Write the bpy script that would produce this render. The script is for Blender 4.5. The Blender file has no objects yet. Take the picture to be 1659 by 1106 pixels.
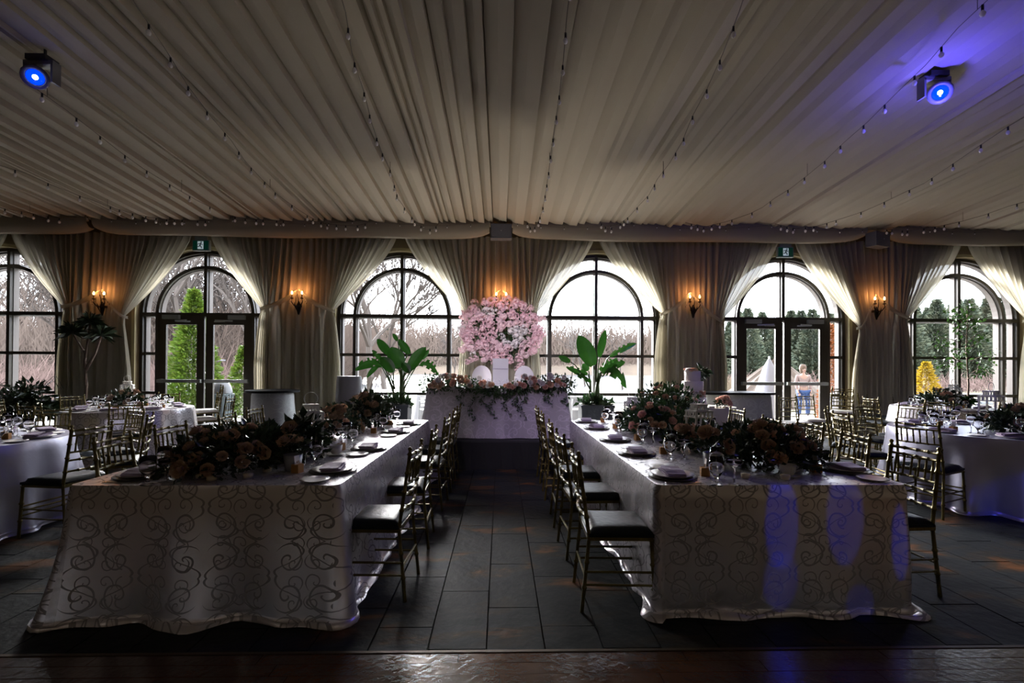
import bpy, math, random
import numpy as np
from mathutils import Vector, Matrix
PI = math.pi
S = bpy.context.scene
COL = S.collection

# ------------------------------------------------------------------ camera
F_PX, YAW, PITCH, ROLL, SHIFT = 770.0, .024, .008, .0052, 36.4
_f = Vector((math.sin(YAW)*math.cos(PITCH), math.cos(YAW)*math.cos(PITCH), math.sin(PITCH)))
_r = _f.cross(Vector((0, 0, 1))).normalized(); _u = _r.cross(_f)
_R = math.cos(ROLL)*_r + math.sin(ROLL)*_u; _U = -math.sin(ROLL)*_r + math.cos(ROLL)*_u
CAM = Vector((0, 0, 1.5))
cd = bpy.data.cameras.new('camera'); cam = bpy.data.objects.new('camera', cd); COL.objects.link(cam)
cd.sensor_width = 36; cd.lens = 36*F_PX/1659; cd.shift_y = SHIFT/1659; cd.clip_end = 500; cd.clip_start = .05
cam.matrix_world = Matrix(((_R.x, _U.x, -_f.x, CAM.x), (_R.y, _U.y, -_f.y, CAM.y), (_R.z, _U.z, -_f.z, CAM.z), (0, 0, 0, 1)))
S.camera = cam
def at(px, py, Y=None, Z=None):                    # photo point -> real place at depth Y or height Z
    d = _f + _R*((px-829.5)/F_PX) - _U*((py-553-SHIFT)/F_PX)
    t = Y/d.y if Y is not None else (Z-1.5)/d.z
    return CAM + d*t

# ------------------------------------------------------------------ view, world
S.view_settings.view_transform = 'Standard'; S.view_settings.look = 'None'
S.view_settings.gamma = 1; S.view_settings.use_curve_mapping = False
S.view_settings.exposure = 0.0
SKY = 40.0
w = bpy.data.worlds.new('overcast_sky'); S.world = w; w.use_nodes = True
nt = w.node_tree; nt.nodes.clear()
o_ = nt.nodes.new('ShaderNodeOutputWorld'); bg = nt.nodes.new('ShaderNodeBackground')
tc = nt.nodes.new('ShaderNodeTexCoord'); nz = nt.nodes.new('ShaderNodeTexNoise'); nz.inputs['Scale'].default_value = 2.2; nz.inputs['Detail'].default_value = 5
mp = nt.nodes.new('ShaderNodeMapping'); mp.inputs['Scale'].default_value = (1, 1, 4)
cr = nt.nodes.new('ShaderNodeValToRGB'); cr.color_ramp.elements[0].position = .35; cr.color_ramp.elements[1].position = .65
cr.color_ramp.elements[0].color = (.26, .29, .34, 1); cr.color_ramp.elements[1].color = (.34, .345, .36, 1)
nt.links.new(tc.outputs['Generated'], mp.inputs[0]); nt.links.new(mp.outputs[0], nz.inputs[0]); nt.links.new(nz.outputs[0], cr.inputs[0])
nt.links.new(cr.outputs[0], bg.inputs[0]); bg.inputs[1].default_value = SKY; nt.links.new(bg.outputs[0], o_.inputs[0])

YW = 10.75                                          # glazing plane of the window wall
WX = [-10.83, -6.56, -2.22, 2.155, 6.455, 10.57]    # window centres
def light(name, kind, loc, energy, col, **k):
    d = bpy.data.lights.new(name, kind); d.energy = energy; d.color = col
    for a, b in k.items(): setattr(d, a, b)
    o = bpy.data.objects.new(name, d); COL.objects.link(o); o.location = loc; return o
def aim(o, tgt):
    o.rotation_euler = (Vector(tgt)-o.location).to_track_quat('-Z', 'Y').to_euler()
for x in WX:                                        # sampling portals in the openings, they add no light
    p = light('window_portal', 'AREA', (x, YW+.2, 2.1), 1, (1, 1, 1), shape='RECTANGLE', size=2.9, size_y=4.1)
    p.data.cycles.is_portal = True; p.rotation_euler = (-PI/2, 0, 0)
# hazy sun behind thin cloud, beyond the windows
sun = light('hazy_sun', 'SUN', (0, 30, 15), 30, (1, .97, .96), angle=.42); sun.rotation_euler = Vector((.30, -1, -.36)).to_track_quat('-Z', 'Y').to_euler()
# unseen warm fill added at the rear, then moving heads on the rear truss
for x in (-5, 0, 5): light('rear_fill_light', 'POINT', (x, -2.5, 3.9), 9, (1, .84, .68), shadow_soft_size=.5)
sp = light('moving_head_beam', 'SPOT', (-1.3, 1.2, 4.6), 2600, (.92, .84, 1), spot_size=.24, spot_blend=.6, shadow_soft_size=.03); aim(sp, (.08, 10.1, 2.05))
sp = light('moving_head_beam', 'SPOT', (-.6, 1.0, 4.6), 600, (.80, .66, 1), spot_size=.44, spot_blend=.8, shadow_soft_size=.03); aim(sp, (.75, 6.5, .3))
sp = light('moving_head_beam', 'SPOT', (-2.0, 1.2, 4.6), 1100, (.95, .88, 1), spot_size=.20, spot_blend=.8, shadow_soft_size=.03); aim(sp, (.05, 7.9, 1.5))  # extra beam added to brighten the head table garland and white pieces
for (tx, tz, e, sz, ax) in ((1.73, .60, 270, .075, .42), (1.72, .25, 162, .045, .7), (2.12, .62, 216, .075, .5), (2.46, .48, 288, .06, .25), (2.2, .10, 120, .03, 1)):
    sp = light('blue_moving_head_beam', 'SPOT', (3.2, -2.6, 4.4), e*1.7, (.02, .05, 1), spot_size=sz, spot_blend=.35, shadow_soft_size=.012); aim(sp, (tx, 2.82, tz)); sp.scale = (ax, 1, 1)
sp = light('blue_moving_head_beam', 'SPOT', (4.0, -2.6, 4.4), 420, (.03, .07, 1), spot_size=.13, spot_blend=.5, shadow_soft_size=.03); aim(sp, (5.35, 4.5, .28)); sp.scale = (1, .5, 1)
up = light('ceiling_fill_light', 'SPOT', (0, 9.15, .7), 190, (1, .90, .76), spot_size=1.9, spot_blend=.8, shadow_soft_size=.08); aim(up, (0, 7.6, 4.8))  # added fill that brightens the ceiling drapes, no uplight seen here

# ------------------------------------------------------------------ materials
MATS = {}
def M(name, col, rough=.5, metal=0, spec=.5, var=None, bump=None, trans=0, emit=None, ior=1.45, translucent=0, coat=0, sheen=0):
    if name in MATS: return MATS[name]
    m = bpy.data.materials.new(name); m.use_nodes = True; n = m.node_tree; p = n.nodes['Principled BSDF']; L = n.links.new
    p.inputs['Base Color'].default_value = (*col, 1); p.inputs['Roughness'].default_value = rough; p.inputs['Metallic'].default_value = metal
    p.inputs['Specular IOR Level'].default_value = spec; p.inputs['IOR'].default_value = ior
    p.inputs['Transmission Weight'].default_value = trans; p.inputs['Coat Weight'].default_value = coat; p.inputs['Sheen Weight'].default_value = sheen
    if emit: p.inputs['Emission Color'].default_value = (*emit[0], 1); p.inputs['Emission Strength'].default_value = emit[1]
    t = n.nodes.new('ShaderNodeTexCoord')
    if var:                                          # (scale, second colour, low, high)
        z = n.nodes.new('ShaderNodeTexNoise'); z.inputs['Scale'].default_value = var[0]; z.inputs['Detail'].default_value = 6
        c = n.nodes.new('ShaderNodeValToRGB'); c.color_ramp.elements[0].position = var[2]; c.color_ramp.elements[1].position = var[3]
        c.color_ramp.elements[0].color = (*col, 1); c.color_ramp.elements[1].color = (*var[1], 1)
        L(t.outputs['Object'], z.inputs[0]); L(z.outputs[0], c.inputs[0]); L(c.outputs[0], p.inputs['Base Color'])
    if bump:
        z = n.nodes.new('ShaderNodeTexNoise'); z.inputs['Scale'].default_value = bump[0]; z.inputs['Detail'].default_value = 4
        b = n.nodes.new('ShaderNodeBump'); b.inputs['Strength'].default_value = bump[1]; b.inputs['Distance'].default_value = .02
        L(t.outputs['Object'], z.inputs[0]); L(z.outputs[0], b.inputs['Height']); L(b.outputs[0], p.inputs['Normal'])
    if translucent:
        tr = n.nodes.new('ShaderNodeBsdfTranslucent'); tr.inputs[0].default_value = (*[min(1, v*1.25) for v in col], 1)
        mx = n.nodes.new('ShaderNodeMixShader'); mx.inputs[0].default_value = translucent
        L(p.outputs[0], mx.inputs[1]); L(tr.outputs[0], mx.inputs[2]); L(mx.outputs[0], n.nodes['Material Output'].inputs[0])
    MATS[name] = m; return m

def math_(n, op, a, b=None, c=None):
    x = n.nodes.new('ShaderNodeMath'); x.operation = op
    for i, v in enumerate((a, b, c)):
        if v is None: continue
        if hasattr(v, 'links'): n.links.new(v, x.inputs[i])
        else: x.inputs[i].default_value = v
    return x.outputs[0]
def damask(name, col, pcol, cell=.34, rough=.34):
    m = bpy.data.materials.new(name); m.use_nodes = True; n = m.node_tree; p = n.nodes['Principled BSDF']; L = n.links.new
    uv = n.nodes.new('ShaderNodeTexCoord').outputs['UV']
    z = n.nodes.new('ShaderNodeTexNoise'); z.inputs['Scale'].default_value = 5; L(uv, z.inputs[0])
    vm = n.nodes.new('ShaderNodeVectorMath'); vm.operation = 'MULTIPLY_ADD'; L(z.outputs['Color'], vm.inputs[0]); vm.inputs[1].default_value = (.05, .05, 0); L(uv, vm.inputs[2])
    sx = n.nodes.new('ShaderNodeSeparateXYZ'); L(vm.outputs[0], sx.inputs[0])
    def spirals(sc, ox, oy, turns, wid):
        u = math_(n, 'PINGPONG', math_(n, 'MULTIPLY_ADD', sx.outputs[0], 1/sc, ox), 1.0); v = math_(n, 'PINGPONG', math_(n, 'MULTIPLY_ADD', sx.outputs[1], 1/sc, oy), 1.0)
        du = math_(n, 'SUBTRACT', u, .5); dv = math_(n, 'SUBTRACT', v, .5)
        r = math_(n, 'SQRT', math_(n, 'ADD', math_(n, 'MULTIPLY', du, du), math_(n, 'MULTIPLY', dv, dv)))
        a = math_(n, 'ARCTAN2', dv, du)
        s = math_(n, 'FRACT', math_(n, 'ADD', math_(n, 'MULTIPLY', a, 1/(2*PI)), math_(n, 'MULTIPLY', r, turns)))
        s = math_(n, 'LESS_THAN', s, wid)
        return math_(n, 'MULTIPLY', s, math_(n, 'LESS_THAN', r, .46)), u, v
    s1, u, v = spirals(cell, 0, 0, 3.1, .17)
    s2, _, _ = spirals(cell*.55, .37, .61, 2.6, .17)
    st = math_(n, 'ABSOLUTE', math_(n, 'SUBTRACT', u, math_(n, 'MULTIPLY_ADD', math_(n, 'SINE', math_(n, 'MULTIPLY', v, 5.2)), .42, .5)))
    st = math_(n, 'LESS_THAN', st, .035)
    k = math_(n, 'MAXIMUM', math_(n, 'MAXIMUM', s1, math_(n, 'MULTIPLY', s2, math_(n, 'GREATER_THAN', u, .35))), st)
    mx = n.nodes.new('ShaderNodeMix'); mx.data_type = 'RGBA'; L(k, mx.inputs[0]); mx.inputs[6].default_value = (*col, 1); mx.inputs[7].default_value = (*pcol, 1)
    L(mx.outputs[2], p.inputs['Base Color'])
    L(math_(n, 'MULTIPLY_ADD', k, .35, rough), p.inputs['Roughness'])
    if rough < .5: L(math_(n, 'MULTIPLY_ADD', k, -.65, .7), p.inputs['Metallic'])
    p.inputs['IOR'].default_value = 1.85; L(math_(n, 'MULTIPLY_ADD', k, -.72, .8), p.inputs['Specular IOR Level']); p.inputs['Sheen Weight'].default_value = .1
    b = n.nodes.new('ShaderNodeBump'); b.inputs['Strength'].default_value = .15; b.inputs['Distance'].default_value = .004
    z2 = n.nodes.new('ShaderNodeTexNoise'); z2.inputs['Scale'].default_value = 7; L(uv, z2.inputs[0])
    L(math_(n, 'MULTIPLY_ADD', z2.outputs[0], 2.0, k), b.inputs['Height']); L(b.outputs[0], p.inputs['Normal'])
    MATS[name] = m; return m
def pane_mat():
    m = bpy.data.materials.new('window_glass'); m.use_nodes = True; n = m.node_tree; n.nodes.remove(n.nodes['Principled BSDF'])
    t = n.nodes.new('ShaderNodeBsdfTransparent'); g = n.nodes.new('ShaderNodeBsdfGlossy'); g.inputs['Roughness'].default_value = .02
    lw = n.nodes.new('ShaderNodeLayerWeight'); fo = math_(n, 'MULTIPLY_ADD', math_(n, 'POWER', lw.outputs['Facing'], 5), .5, .02); x = n.nodes.new('ShaderNodeMixShader')
    n.links.new(fo, x.inputs[0]); n.links.new(t.outputs[0], x.inputs[1]); n.links.new(g.outputs[0], x.inputs[2]); n.links.new(x.outputs[0], n.nodes['Material Output'].inputs[0])
    return m
PANE = pane_mat()
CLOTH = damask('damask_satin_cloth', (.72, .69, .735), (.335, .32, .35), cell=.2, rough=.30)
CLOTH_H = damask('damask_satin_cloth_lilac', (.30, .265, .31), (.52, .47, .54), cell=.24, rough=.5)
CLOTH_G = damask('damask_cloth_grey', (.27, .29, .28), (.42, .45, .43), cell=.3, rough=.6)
PLAIN = M('plain_satin_cloth', (.36, .36, .47), .36, metal=.5, bump=(6, .25), ior=1.85, spec=.8)
DRAPE = M('ceiling_voile', (.42, .375, .295), .85, spec=.2, bump=(90, .12), translucent=.15)
VAL = M('valance_fabric', (.25, .22, .17), .85, spec=.2, bump=(60, .15))
SHEER = M('sheer_curtain', (.46, .43, .34), .8, spec=.2, bump=(70, .1), translucent=.58)
BROWN = M('bronze_frame_paint', (.030, .024, .014), .45)
PALE = M('exterior_frame_paint', (0.0960, 0.0840, 0.0750), .6)
WALLM = M('wall_plaster_tan', (.22, .17, .09), .85, bump=(40, .1))
TRIMM = M('arch_trim_ochre', (.40, .34, .16), .6)
GOLD = M('gold_bamboo_wood', (.12, .092, .02), .30, metal=.6, bump=(60, .3), coat=.3)
VINYL = M('charcoal_vinyl', (.013, .017, .019), .42, spec=.12, bump=(25, .15))
_n = SHEER.node_tree; _mx = _n.nodes.new('ShaderNodeMixShader'); _t = _n.nodes.new('ShaderNodeBsdfTransparent'); _o = _n.nodes['Material Output']; _mx.inputs[0].default_value = .035
_n.links.new(_o.inputs[0].links[0].from_socket, _mx.inputs[1]); _n.links.new(_t.outputs[0], _mx.inputs[2]); _n.links.new(_mx.outputs[0], _o.inputs[0])
CREAM = M('cream_vinyl', (.55, .52, .46), .5, bump=(25, .15))
GLASS = M('drinking_glass', (1, 1, 1), .01, trans=1, ior=1.45)
CHINA = M('white_china', (.66, .64, .62), .32)
DARKCH = M('brown_charger', (.10, .085, .07), .35)
NAPK = M('mauve_napkin', (.34, .27, .38), .75, bump=(30, .3))
STEEL = M('cutlery_steel', (.6, .6, .6), .18, metal=1)
KRAFT = M('kraft_favour_card', (.42, .20, .05), .6)
WAX = M('candle_wax', (.75, .66, .45), .5)
LEAF = M('dark_foliage', (.016, .03, .013), .28, var=(9, (.035, .055, .025), .4, .65), translucent=.08)
LEAFG = M('garland_foliage', (.025, .06, .02), .32, var=(9, (.07, .12, .05), .4, .65), translucent=.12)
PALM = M('banana_leaf', (.018, .075, .010), .22, var=(5, (.035, .12, .015), .4, .7), translucent=.12)
PETI = M('petiole_green', (.06, .11, .03), .4)
RUST = M('rust_rose_petal', (.50, .33, .23), .7, var=(20, (.62, .45, .30), .4, .7))
BLUSH = M('blush_rose_petal', (.72, .42, .34), .65, var=(20, (.82, .60, .48), .4, .7), translucent=.15)
PINKF = M('pink_blossom', (.85, .58, .62), .65, var=(14, (.90, .74, .75), .4, .7), translucent=.15)
PALEF = M('pale_pink_blossom', (.82, .62, .64), .65, translucent=.15)
WHITEF = M('white_blossom', (.85, .81, .79), .65, translucent=.15)
PEACH = M('peach_rose_petal', (.78, .47, .30), .65, var=(20, (.85, .70, .55), .4, .7))
WHITE = M('white_painted_wood', (.70, .70, .66), .5)
LACQ = M('white_lacquer', (.78, .76, .82), .3)
GREYB = M('speaker_grey', (.10, .105, .12), .5)
BLACK = M('black_plastic', (.012, .012, .012), .45)
IRON = M('wrought_iron', (.02, .014, .008), .5, metal=.4)
BLKTOP = M('black_table_top', (.008, .008, .008), .5, spec=.1)
SKIRT = M('black_riser_skirt', (.012, .012, .011), .8, bump=(12, .3))
STONE = M('planter_stone', (.07, .085, .10), .55, bump=(20, .3))
SOIL = M('soil', (.05, .035, .02), .9)
BARK = M('grey_brown_bark', (.16, .115, .085), .9, bump=(20, .5))
ALU = M('brushed_aluminium', (.42, .45, .45), .35, metal=.8)
BULB = M('clear_bulb_glass', (.95, .93, .9), .06, trans=.35, spec=1)
WIRE = M('string_light_wire', (.10, .085, .065), .6)
FLAME = M('lit_candle_bulb', (1, .7, .3), .5, emit=((1, .50, .14), 42))
CRYST = M('crystal_drop', (1, .97, .92), .02, trans=.9)

# ------------------------------------------------------------------ mesh helpers
class MB:
    def __init__(s): s.v = []; s.f = []; s.m = []; s.uv = None; s.cm = 0
    def add(s, vs, fs):
        b = len(s.v); s.v += [tuple(p) for p in vs]; s.f += [tuple(b+i for i in q) for q in fs]; s.m += [s.cm]*len(fs); return s
    def box(s, c, d, rz=0, rx=0, ry=0, taper=1):
        x, y, z = d[0]/2, d[1]/2, d[2]/2
        R = Matrix.Rotation(rz, 3, 'Z') @ Matrix.Rotation(ry, 3, 'Y') @ Matrix.Rotation(rx, 3, 'X')
        vs = [Vector((a*x*(taper if e > 0 else 1), b*y*(taper if e > 0 else 1), e*z)) for e in (-1, 1) for b in (-1, 1) for a in (-1, 1)]
        return s.add([R @ v + Vector(c) for v in vs], [(0, 2, 3, 1), (4, 5, 7, 6), (0, 1, 5, 4), (2, 6, 7, 3), (0, 4, 6, 2), (1, 3, 7, 5)])
    def tube(s, pts, rad, n=6, cap=True):
        pts = [Vector(p) for p in pts]; k = len(pts)
        if not hasattr(rad, '__len__'): rad = [rad]*k
        vs = []; up = Vector((0, 0, 1))
        for i, p in enumerate(pts):
            t = (pts[min(i+1, k-1)]-pts[max(i-1, 0)]).normalized()
            a = t.cross(up)
            if a.length < .05: a = t.cross(Vector((0, 1, 0)))
            a.normalize(); b = a.cross(t)
            vs += [p + (a*math.cos(2*PI*j/n)+b*math.sin(2*PI*j/n))*rad[i] for j in range(n)]
        fs = [(i*n+j, i*n+(j+1) % n, (i+1)*n+(j+1) % n, (i+1)*n+j) for i in range(k-1) for j in range(n)]
        if cap: fs += [tuple(range(n))[::-1], tuple(range((k-1)*n, k*n))]
        return s.add(vs, fs)
    def lathe(s, prof, n=16, c=(0, 0, 0), sx=1, sy=1):
        k = len(prof); vs = [(c[0]+r*math.cos(2*PI*j/n)*sx, c[1]+r*math.sin(2*PI*j/n)*sy, c[2]+z) for r, z in prof for j in range(n)]
        return s.add(vs, [(i*n+j, i*n+(j+1) % n, (i+1)*n+(j+1) % n, (i+1)*n+j) for i in range(k-1) for j in range(n)])
    def grid(s, fn, nu, nv):
        vs = [fn(i/nu, j/nv) for j in range(nv+1) for i in range(nu+1)]
        return s.add(vs, [(j*(nu+1)+i, j*(nu+1)+i+1, (j+1)*(nu+1)+i+1, (j+1)*(nu+1)+i) for j in range(nv) for i in range(nu)])
    def prism(s, pts, y0, y1):                      # xz outline pushed from y0 to y1
        n = len(pts); vs = [(x, y0, z) for x, z in pts]+[(x, y1, z) for x, z in pts]
        return s.add(vs, [tuple(range(n)), tuple(range(n, 2*n))[::-1]]+[(i, (i+1) % n, n+(i+1) % n, n+i) for i in range(n)])
    def mesh(s, name, mats, smooth=False):
        me = bpy.data.meshes.new(name); me.from_pydata(s.v, [], s.f)
        if not isinstance(mats, (list, tuple)): mats = [mats]
        for m in mats: me.materials.append(m)
        if len(mats) > 1: me.polygons.foreach_set('material_index', s.m)
        if s.uv is not None:
            l = me.uv_layers.new(name='UVMap'); idx = np.empty(len(me.loops), int); me.loops.foreach_get('vertex_index', idx)
            l.data.foreach_set('uv', np.array(s.uv)[idx].ravel())
        if smooth: me.polygons.foreach_set('use_smooth', [True]*len(me.polygons))
        me.update(); return me
def ob(name, me, parent=None, loc=(0, 0, 0), rz=0, scale=1, rot=None):
    o = bpy.data.objects.new(name, me); COL.objects.link(o); o.location = loc
    o.rotation_euler = rot if rot else (0, 0, rz)
    o.scale = scale if hasattr(scale, '__len__') else (scale,)*3
    if parent: o.parent = parent
    return o
def tag(o, label, cat, group=None, kind=None):
    o['label'] = label; o['category'] = cat
    if group: o['group'] = group
    if kind: o['kind'] = kind
    return o
def thing(name, label, cat, loc=(0, 0, 0), rz=0, group=None, scale=1):
    return tag(ob(name, None, None, loc, rz, scale), label, cat, group)
def struct(name, me=None): o = ob(name, me); o['kind'] = 'structure'; return o
def stuff(o): o['kind'] = 'stuff'; return o
def place(tpl, name, label, cat, loc, rz=0, group=None, scale=1):
    t = thing(name, label, cat, loc, rz, group, scale)
    for p in tpl:
        o = ob(p[0], p[1], t)
        if len(p) > 2:
            for q in p[2]: ob(q[0], q[1], o)
    return t
ORD = ['first', 'second', 'third', 'fourth', 'fifth', 'sixth', 'seventh', 'eighth', 'ninth', 'tenth']

# ================================================================== STRUCTURE
fl = struct('floor', MB().box((0, 3.4, -.06), (28, 15.2, .08)).mesh('floor', M('grout', (.012, .012, .011), .9)))
def tile_mat():
    m = M('slate_tile', (.045, .05, .055), .58, spec=.08, bump=(16, .35)); n = m.node_tree; L = n.links.new; p = n.nodes['Principled BSDF']
    g = n.nodes.new('ShaderNodeNewGeometry'); z = n.nodes.new('ShaderNodeTexNoise'); z.inputs['Scale'].default_value = 1.6; z.inputs['Detail'].default_value = 7; z.inputs['Distortion'].default_value = .5
    mp = n.nodes.new('ShaderNodeMapping'); mp.inputs['Scale'].default_value = (1, 2.2, 1)
    L(g.outputs['Position'], mp.inputs[0]); L(mp.outputs[0], z.inputs[0]); c = n.nodes.new('ShaderNodeValToRGB')
    for e, (q, cc) in zip((c.color_ramp.elements[0], c.color_ramp.elements.new(.52), c.color_ramp.elements.new(.60), c.color_ramp.elements[-1]),
                          ((.25, (.012, .015, .017)), (.52, (.026, .029, .031)), (.60, (.04, .032, .024)), (.70, (.15, .065, .028)))):
        e.position = q; e.color = (*cc, 1)
    L(z.outputs[0], c.inputs[0]); L(c.outputs[0], p.inputs['Base Color']); return m
TILE = tile_mat()
TW, TL = .314, .66
tm = MB().box((0, 0, -.012), (TW-.008, TL-.008, .022)).mesh('tile', TILE)
rnd = random.Random(3); rest = MB(); nt_ = 0
Y_WOOD = 2.52
for i in range(-43, 43):
    x = -.068-TW/2+i*TW; off = (0, .44, .22)[i % 3]
    for j in range(-1, 14):
        y = Y_WOOD+off-TL/2+j*TL+TL/2-.3
        y0, y1 = max(y-TL/2, Y_WOOD), min(y+TL/2, 10.9)
        if y1-y0 < .03: continue
        near = (abs(x) < 1.3 and y < 7.3) or (2.9 < x < 6.6 and y < 8.6) or (-5.6 < x < -3.0 and y < 8.2)
        if near and nt_ < 300 and y1-y0 > TL-.01:
            ob('tile', tm, fl, (x, y, rnd.uniform(-.001, .0015))); nt_ += 1
        else: rest.box((x, (y0+y1)/2, -.012+rnd.uniform(-.001, .001)), (TW-.008, y1-y0-.008, .022))
stuff(ob('tiles_beyond', rest.mesh('tiles_beyond', TILE), fl))
WOODF = M('parquet_plank', (.05, .019, .008), .24, var=(5, (.075, .03, .013), .35, .7), bump=(30, .12), coat=.12)
rest = MB(); k = 0
for j in range(52):
    y = Y_WOOD-.045-j*.09; x = -13.5+rnd.uniform(0, .9)-.9
    while x < 13.5:
        L_ = rnd.uniform(.7, 1.5)
        if j < 7 and abs(x+L_/2) < 3.4:
            ob('plank', MB().box((0, 0, -.01), (L_-.003, .087, .022)).mesh('plank', WOODF), fl, (x+L_/2, y, rnd.uniform(-.0006, .0008)))
        else: rest.box((x+L_/2, y, -.01), (L_-.003, .087, .022))
        x += L_
stuff(ob('planks_beyond', rest.mesh('planks_beyond', WOODF), fl))
ob('threshold_strip', MB().box((0, Y_WOOD+.005, .001), (27, .02, .008)).mesh('threshold_strip', M('brass_strip', (.07, .05, .03), .5, metal=.5)), fl)

# window wall with arched openings
WT, RO, RI, ZT, ZM, ZB = 5.35, 1.43, 1.05, 2.642, 1.774, .907
ZS = .09
def wall():
    b = MB(); y0, y1 = YW-.16, YW+.16; xs = [-13.7]
    for x in WX: xs += [x-RO, x+RO]
    xs.append(13.7)
    for a, c in zip(xs[::2], xs[1::2]): b.box(((a+c)/2, YW, WT/2), (c-a, .32, WT))
    for x in WX:
        b.box((x, YW, ZS/2), (2*RO, .32, ZS)); N = 32
        P = [(x-RO*math.cos(PI*i/N), ZT+RO*math.sin(PI*i/N)) for i in range(N+1)]
        for i in range(N):
            (xa, za), (xb, zb) = P[i], P[i+1]
            b.add([(xa, y0, za), (xb, y0, zb), (xb, y0, WT), (xa, y0, WT), (xa, y1, za), (xb, y1, zb), (xb, y1, WT), (xa, y1, WT)], [(0, 1, 2, 3), (7, 6, 5, 4), (0, 4, 5, 1)])
    return b.mesh('wall_far', WALLM)
struct('wall_far', wall())
struct('wall_left', MB().box((-13.8, 3.4, WT/2), (.2, 15, WT)).mesh('wall_left', WALLM))
struct('wall_right', MB().box((13.8, 3.4, WT/2), (.2, 15, WT)).mesh('wall_right', WALLM))
struct('wall_near', MB().box((0, -4.1, WT/2), (27.8, .2, WT)).mesh('wall_near', WALLM))
struct('ceiling', MB().box((0, 3.4, WT+.06), (27.8, 15.2, .12)).mesh('ceiling', M('ceiling_board', (.3, .28, .24), .9)))
def arc(r, x, n=28, a0=0, a1=PI): return [(x-r*math.cos(a0+(a1-a0)*i/n), ZT+r*math.sin(a0+(a1-a0)*i/n)) for i in range(n+1)]
def ringbar(b, x, ro, ri, y0, y1, n=28):
    A, B = arc(ro, x, n), arc(ri, x, n)
    for i in range(n):
        q = [A[i], A[i+1], B[i+1], B[i]]
        b.add([(a, y0, c) for a, c in q]+[(a, y1, c) for a, c in q], [(0, 1, 2, 3), (7, 6, 5, 4), (0, 4, 5, 1), (3, 2, 6, 7)])
def window(k, x, door):
    wn = struct('window_%d' % (k+1)); w = .07
    def part(nm, fn, m=BROWN):
        b = MB(); fn(b); return ob(nm, b.mesh(nm, m), wn)
    D = (YW-.05, YW+.02); E_ = (YW+.02, YW+.15)
    def vbar(b, xx, z0, z1, ww, yy): b.box((xx, sum(yy)/2, (z0+z1)/2), (ww, yy[1]-yy[0], z1-z0))
    def hbar(b, x0, x1, z, ww, yy): b.box(((x0+x1)/2, sum(yy)/2, z), (x1-x0, yy[1]-yy[0], ww))
    part('outer_frame', lambda b: (ringbar(b, x, RO, RO-w, *D), vbar(b, x-RO+w/2, ZS, ZT, w, D), vbar(b, x+RO-w/2, ZS, ZT, w, D), hbar(b, x-RO+w, x+RO-w, ZS+.04, .08, D)))
    part('arch_bar', lambda b: ringbar(b, x, RI+w/2, RI-w/2, *D))
    part('transom', lambda b: hbar(b, x-RO+w, x+RO-w, ZT, w+.01, (D[0]-.004, D[1])))
    part('jamb', lambda b: vbar(b, x-RI, ZS+.08, ZT-.04, w, D)); part('jamb', lambda b: vbar(b, x+RI, ZS+.08, ZT-.04, w, D))
    part('mullion', lambda b: vbar(b, x, (ZT+.04) if door else ZS+.08, ZT+RO-w, w, (D[0]-.002, D[1])))
    cols = [(-RO+w, -RI-w/2), (RI+w/2, RO-w)] if door else [(-RO+w, -RI-w/2), (-RI+w/2, -w/2), (w/2, RI-w/2), (RI+w/2, RO-w)]
    for z in (ZM, ZB):
        if door:
            for a, c in cols: part('rail', lambda b, a=a, c=c, z=z: hbar(b, x+a, x+c, z, .065, D))
        else: part('rail', lambda b, z=z: hbar(b, x-RO+w, x+RO-w, z, .065, (D[0]+.002, D[1])))
    def ext(b):
        e = .10
        ringbar(b, x, RO, RO-e, *E_); ringbar(b, x, RI+e/2, RI-e/2, *E_)
        for s in (-1, 1): vbar(b, x+s*(RO-e/2), ZS, ZT, e, E_); vbar(b, x+s*RI, ZS, ZT, e, E_)
        vbar(b, x, ZT if door else ZS, ZT+RO, e, (E_[0], E_[1]-.003)); hbar(b, x-RO, x+RO, ZT, e, (E_[0], E_[1]-.006))
    part('exterior_casing', ext, PALE)
    yp = YW+.005
    rows = [(ZS+.08, ZB-.033), (ZB+.033, ZM-.033), (ZM+.033, ZT-.04)]
    for a, c in cols:
        for z0, z1 in rows: part('pane', lambda b: b.box((x+(a+c)/2, yp, (z0+z1)/2), (c-a, .006, z1-z0)), PANE)
    for s in (0, 1):
        def q(b, r=RI-w/2):
            pts = [(x+(-w/2 if s == 0 else w/2), ZT+.04)]+[(x+(-1 if s == 0 else 1)*max(r*math.cos(t), w/2), ZT+max(r*math.sin(t), .04)) for t in [PI/2*i/10 for i in range(11)]]
            b.prism(pts if s else pts[::-1], yp-.003, yp+.003)
        part('pane', q, PANE)
        def q2(b):
            n = 12; sg = -1 if s == 0 else 1
            A = [(x+sg*(RO-w)*math.cos(PI/2*i/n), ZT+(RO-w)*math.sin(PI/2*i/n)) for i in range(n+1)]
            B = [(x+sg*(RI+w/2)*math.cos(PI/2*i/n), ZT+(RI+w/2)*math.sin(PI/2*i/n)) for i in range(n+1)]
            for i in range(n): b.add([(p[0], yp, p[1]) for p in (A[i], A[i+1], B[i+1], B[i])], [(0, 1, 2, 3)])
        part('pane', q2, PANE)
    tr = struct('trim_%d' % (k+1)); b = MB(); ringbar(b, x, RO+.07, RO, YW-.19, YW-.158)
    for s in (-1, 1): b.box((x+s*(RO+.035), YW-.174, ZT/2), (.07, .032, ZT))
    me = b.mesh('arch_trim', TRIMM); tr.data = None; ob('arch_trim', me, tr)
for k, x in enumerate(WX): window(k, x, k in (1, 4))
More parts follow.
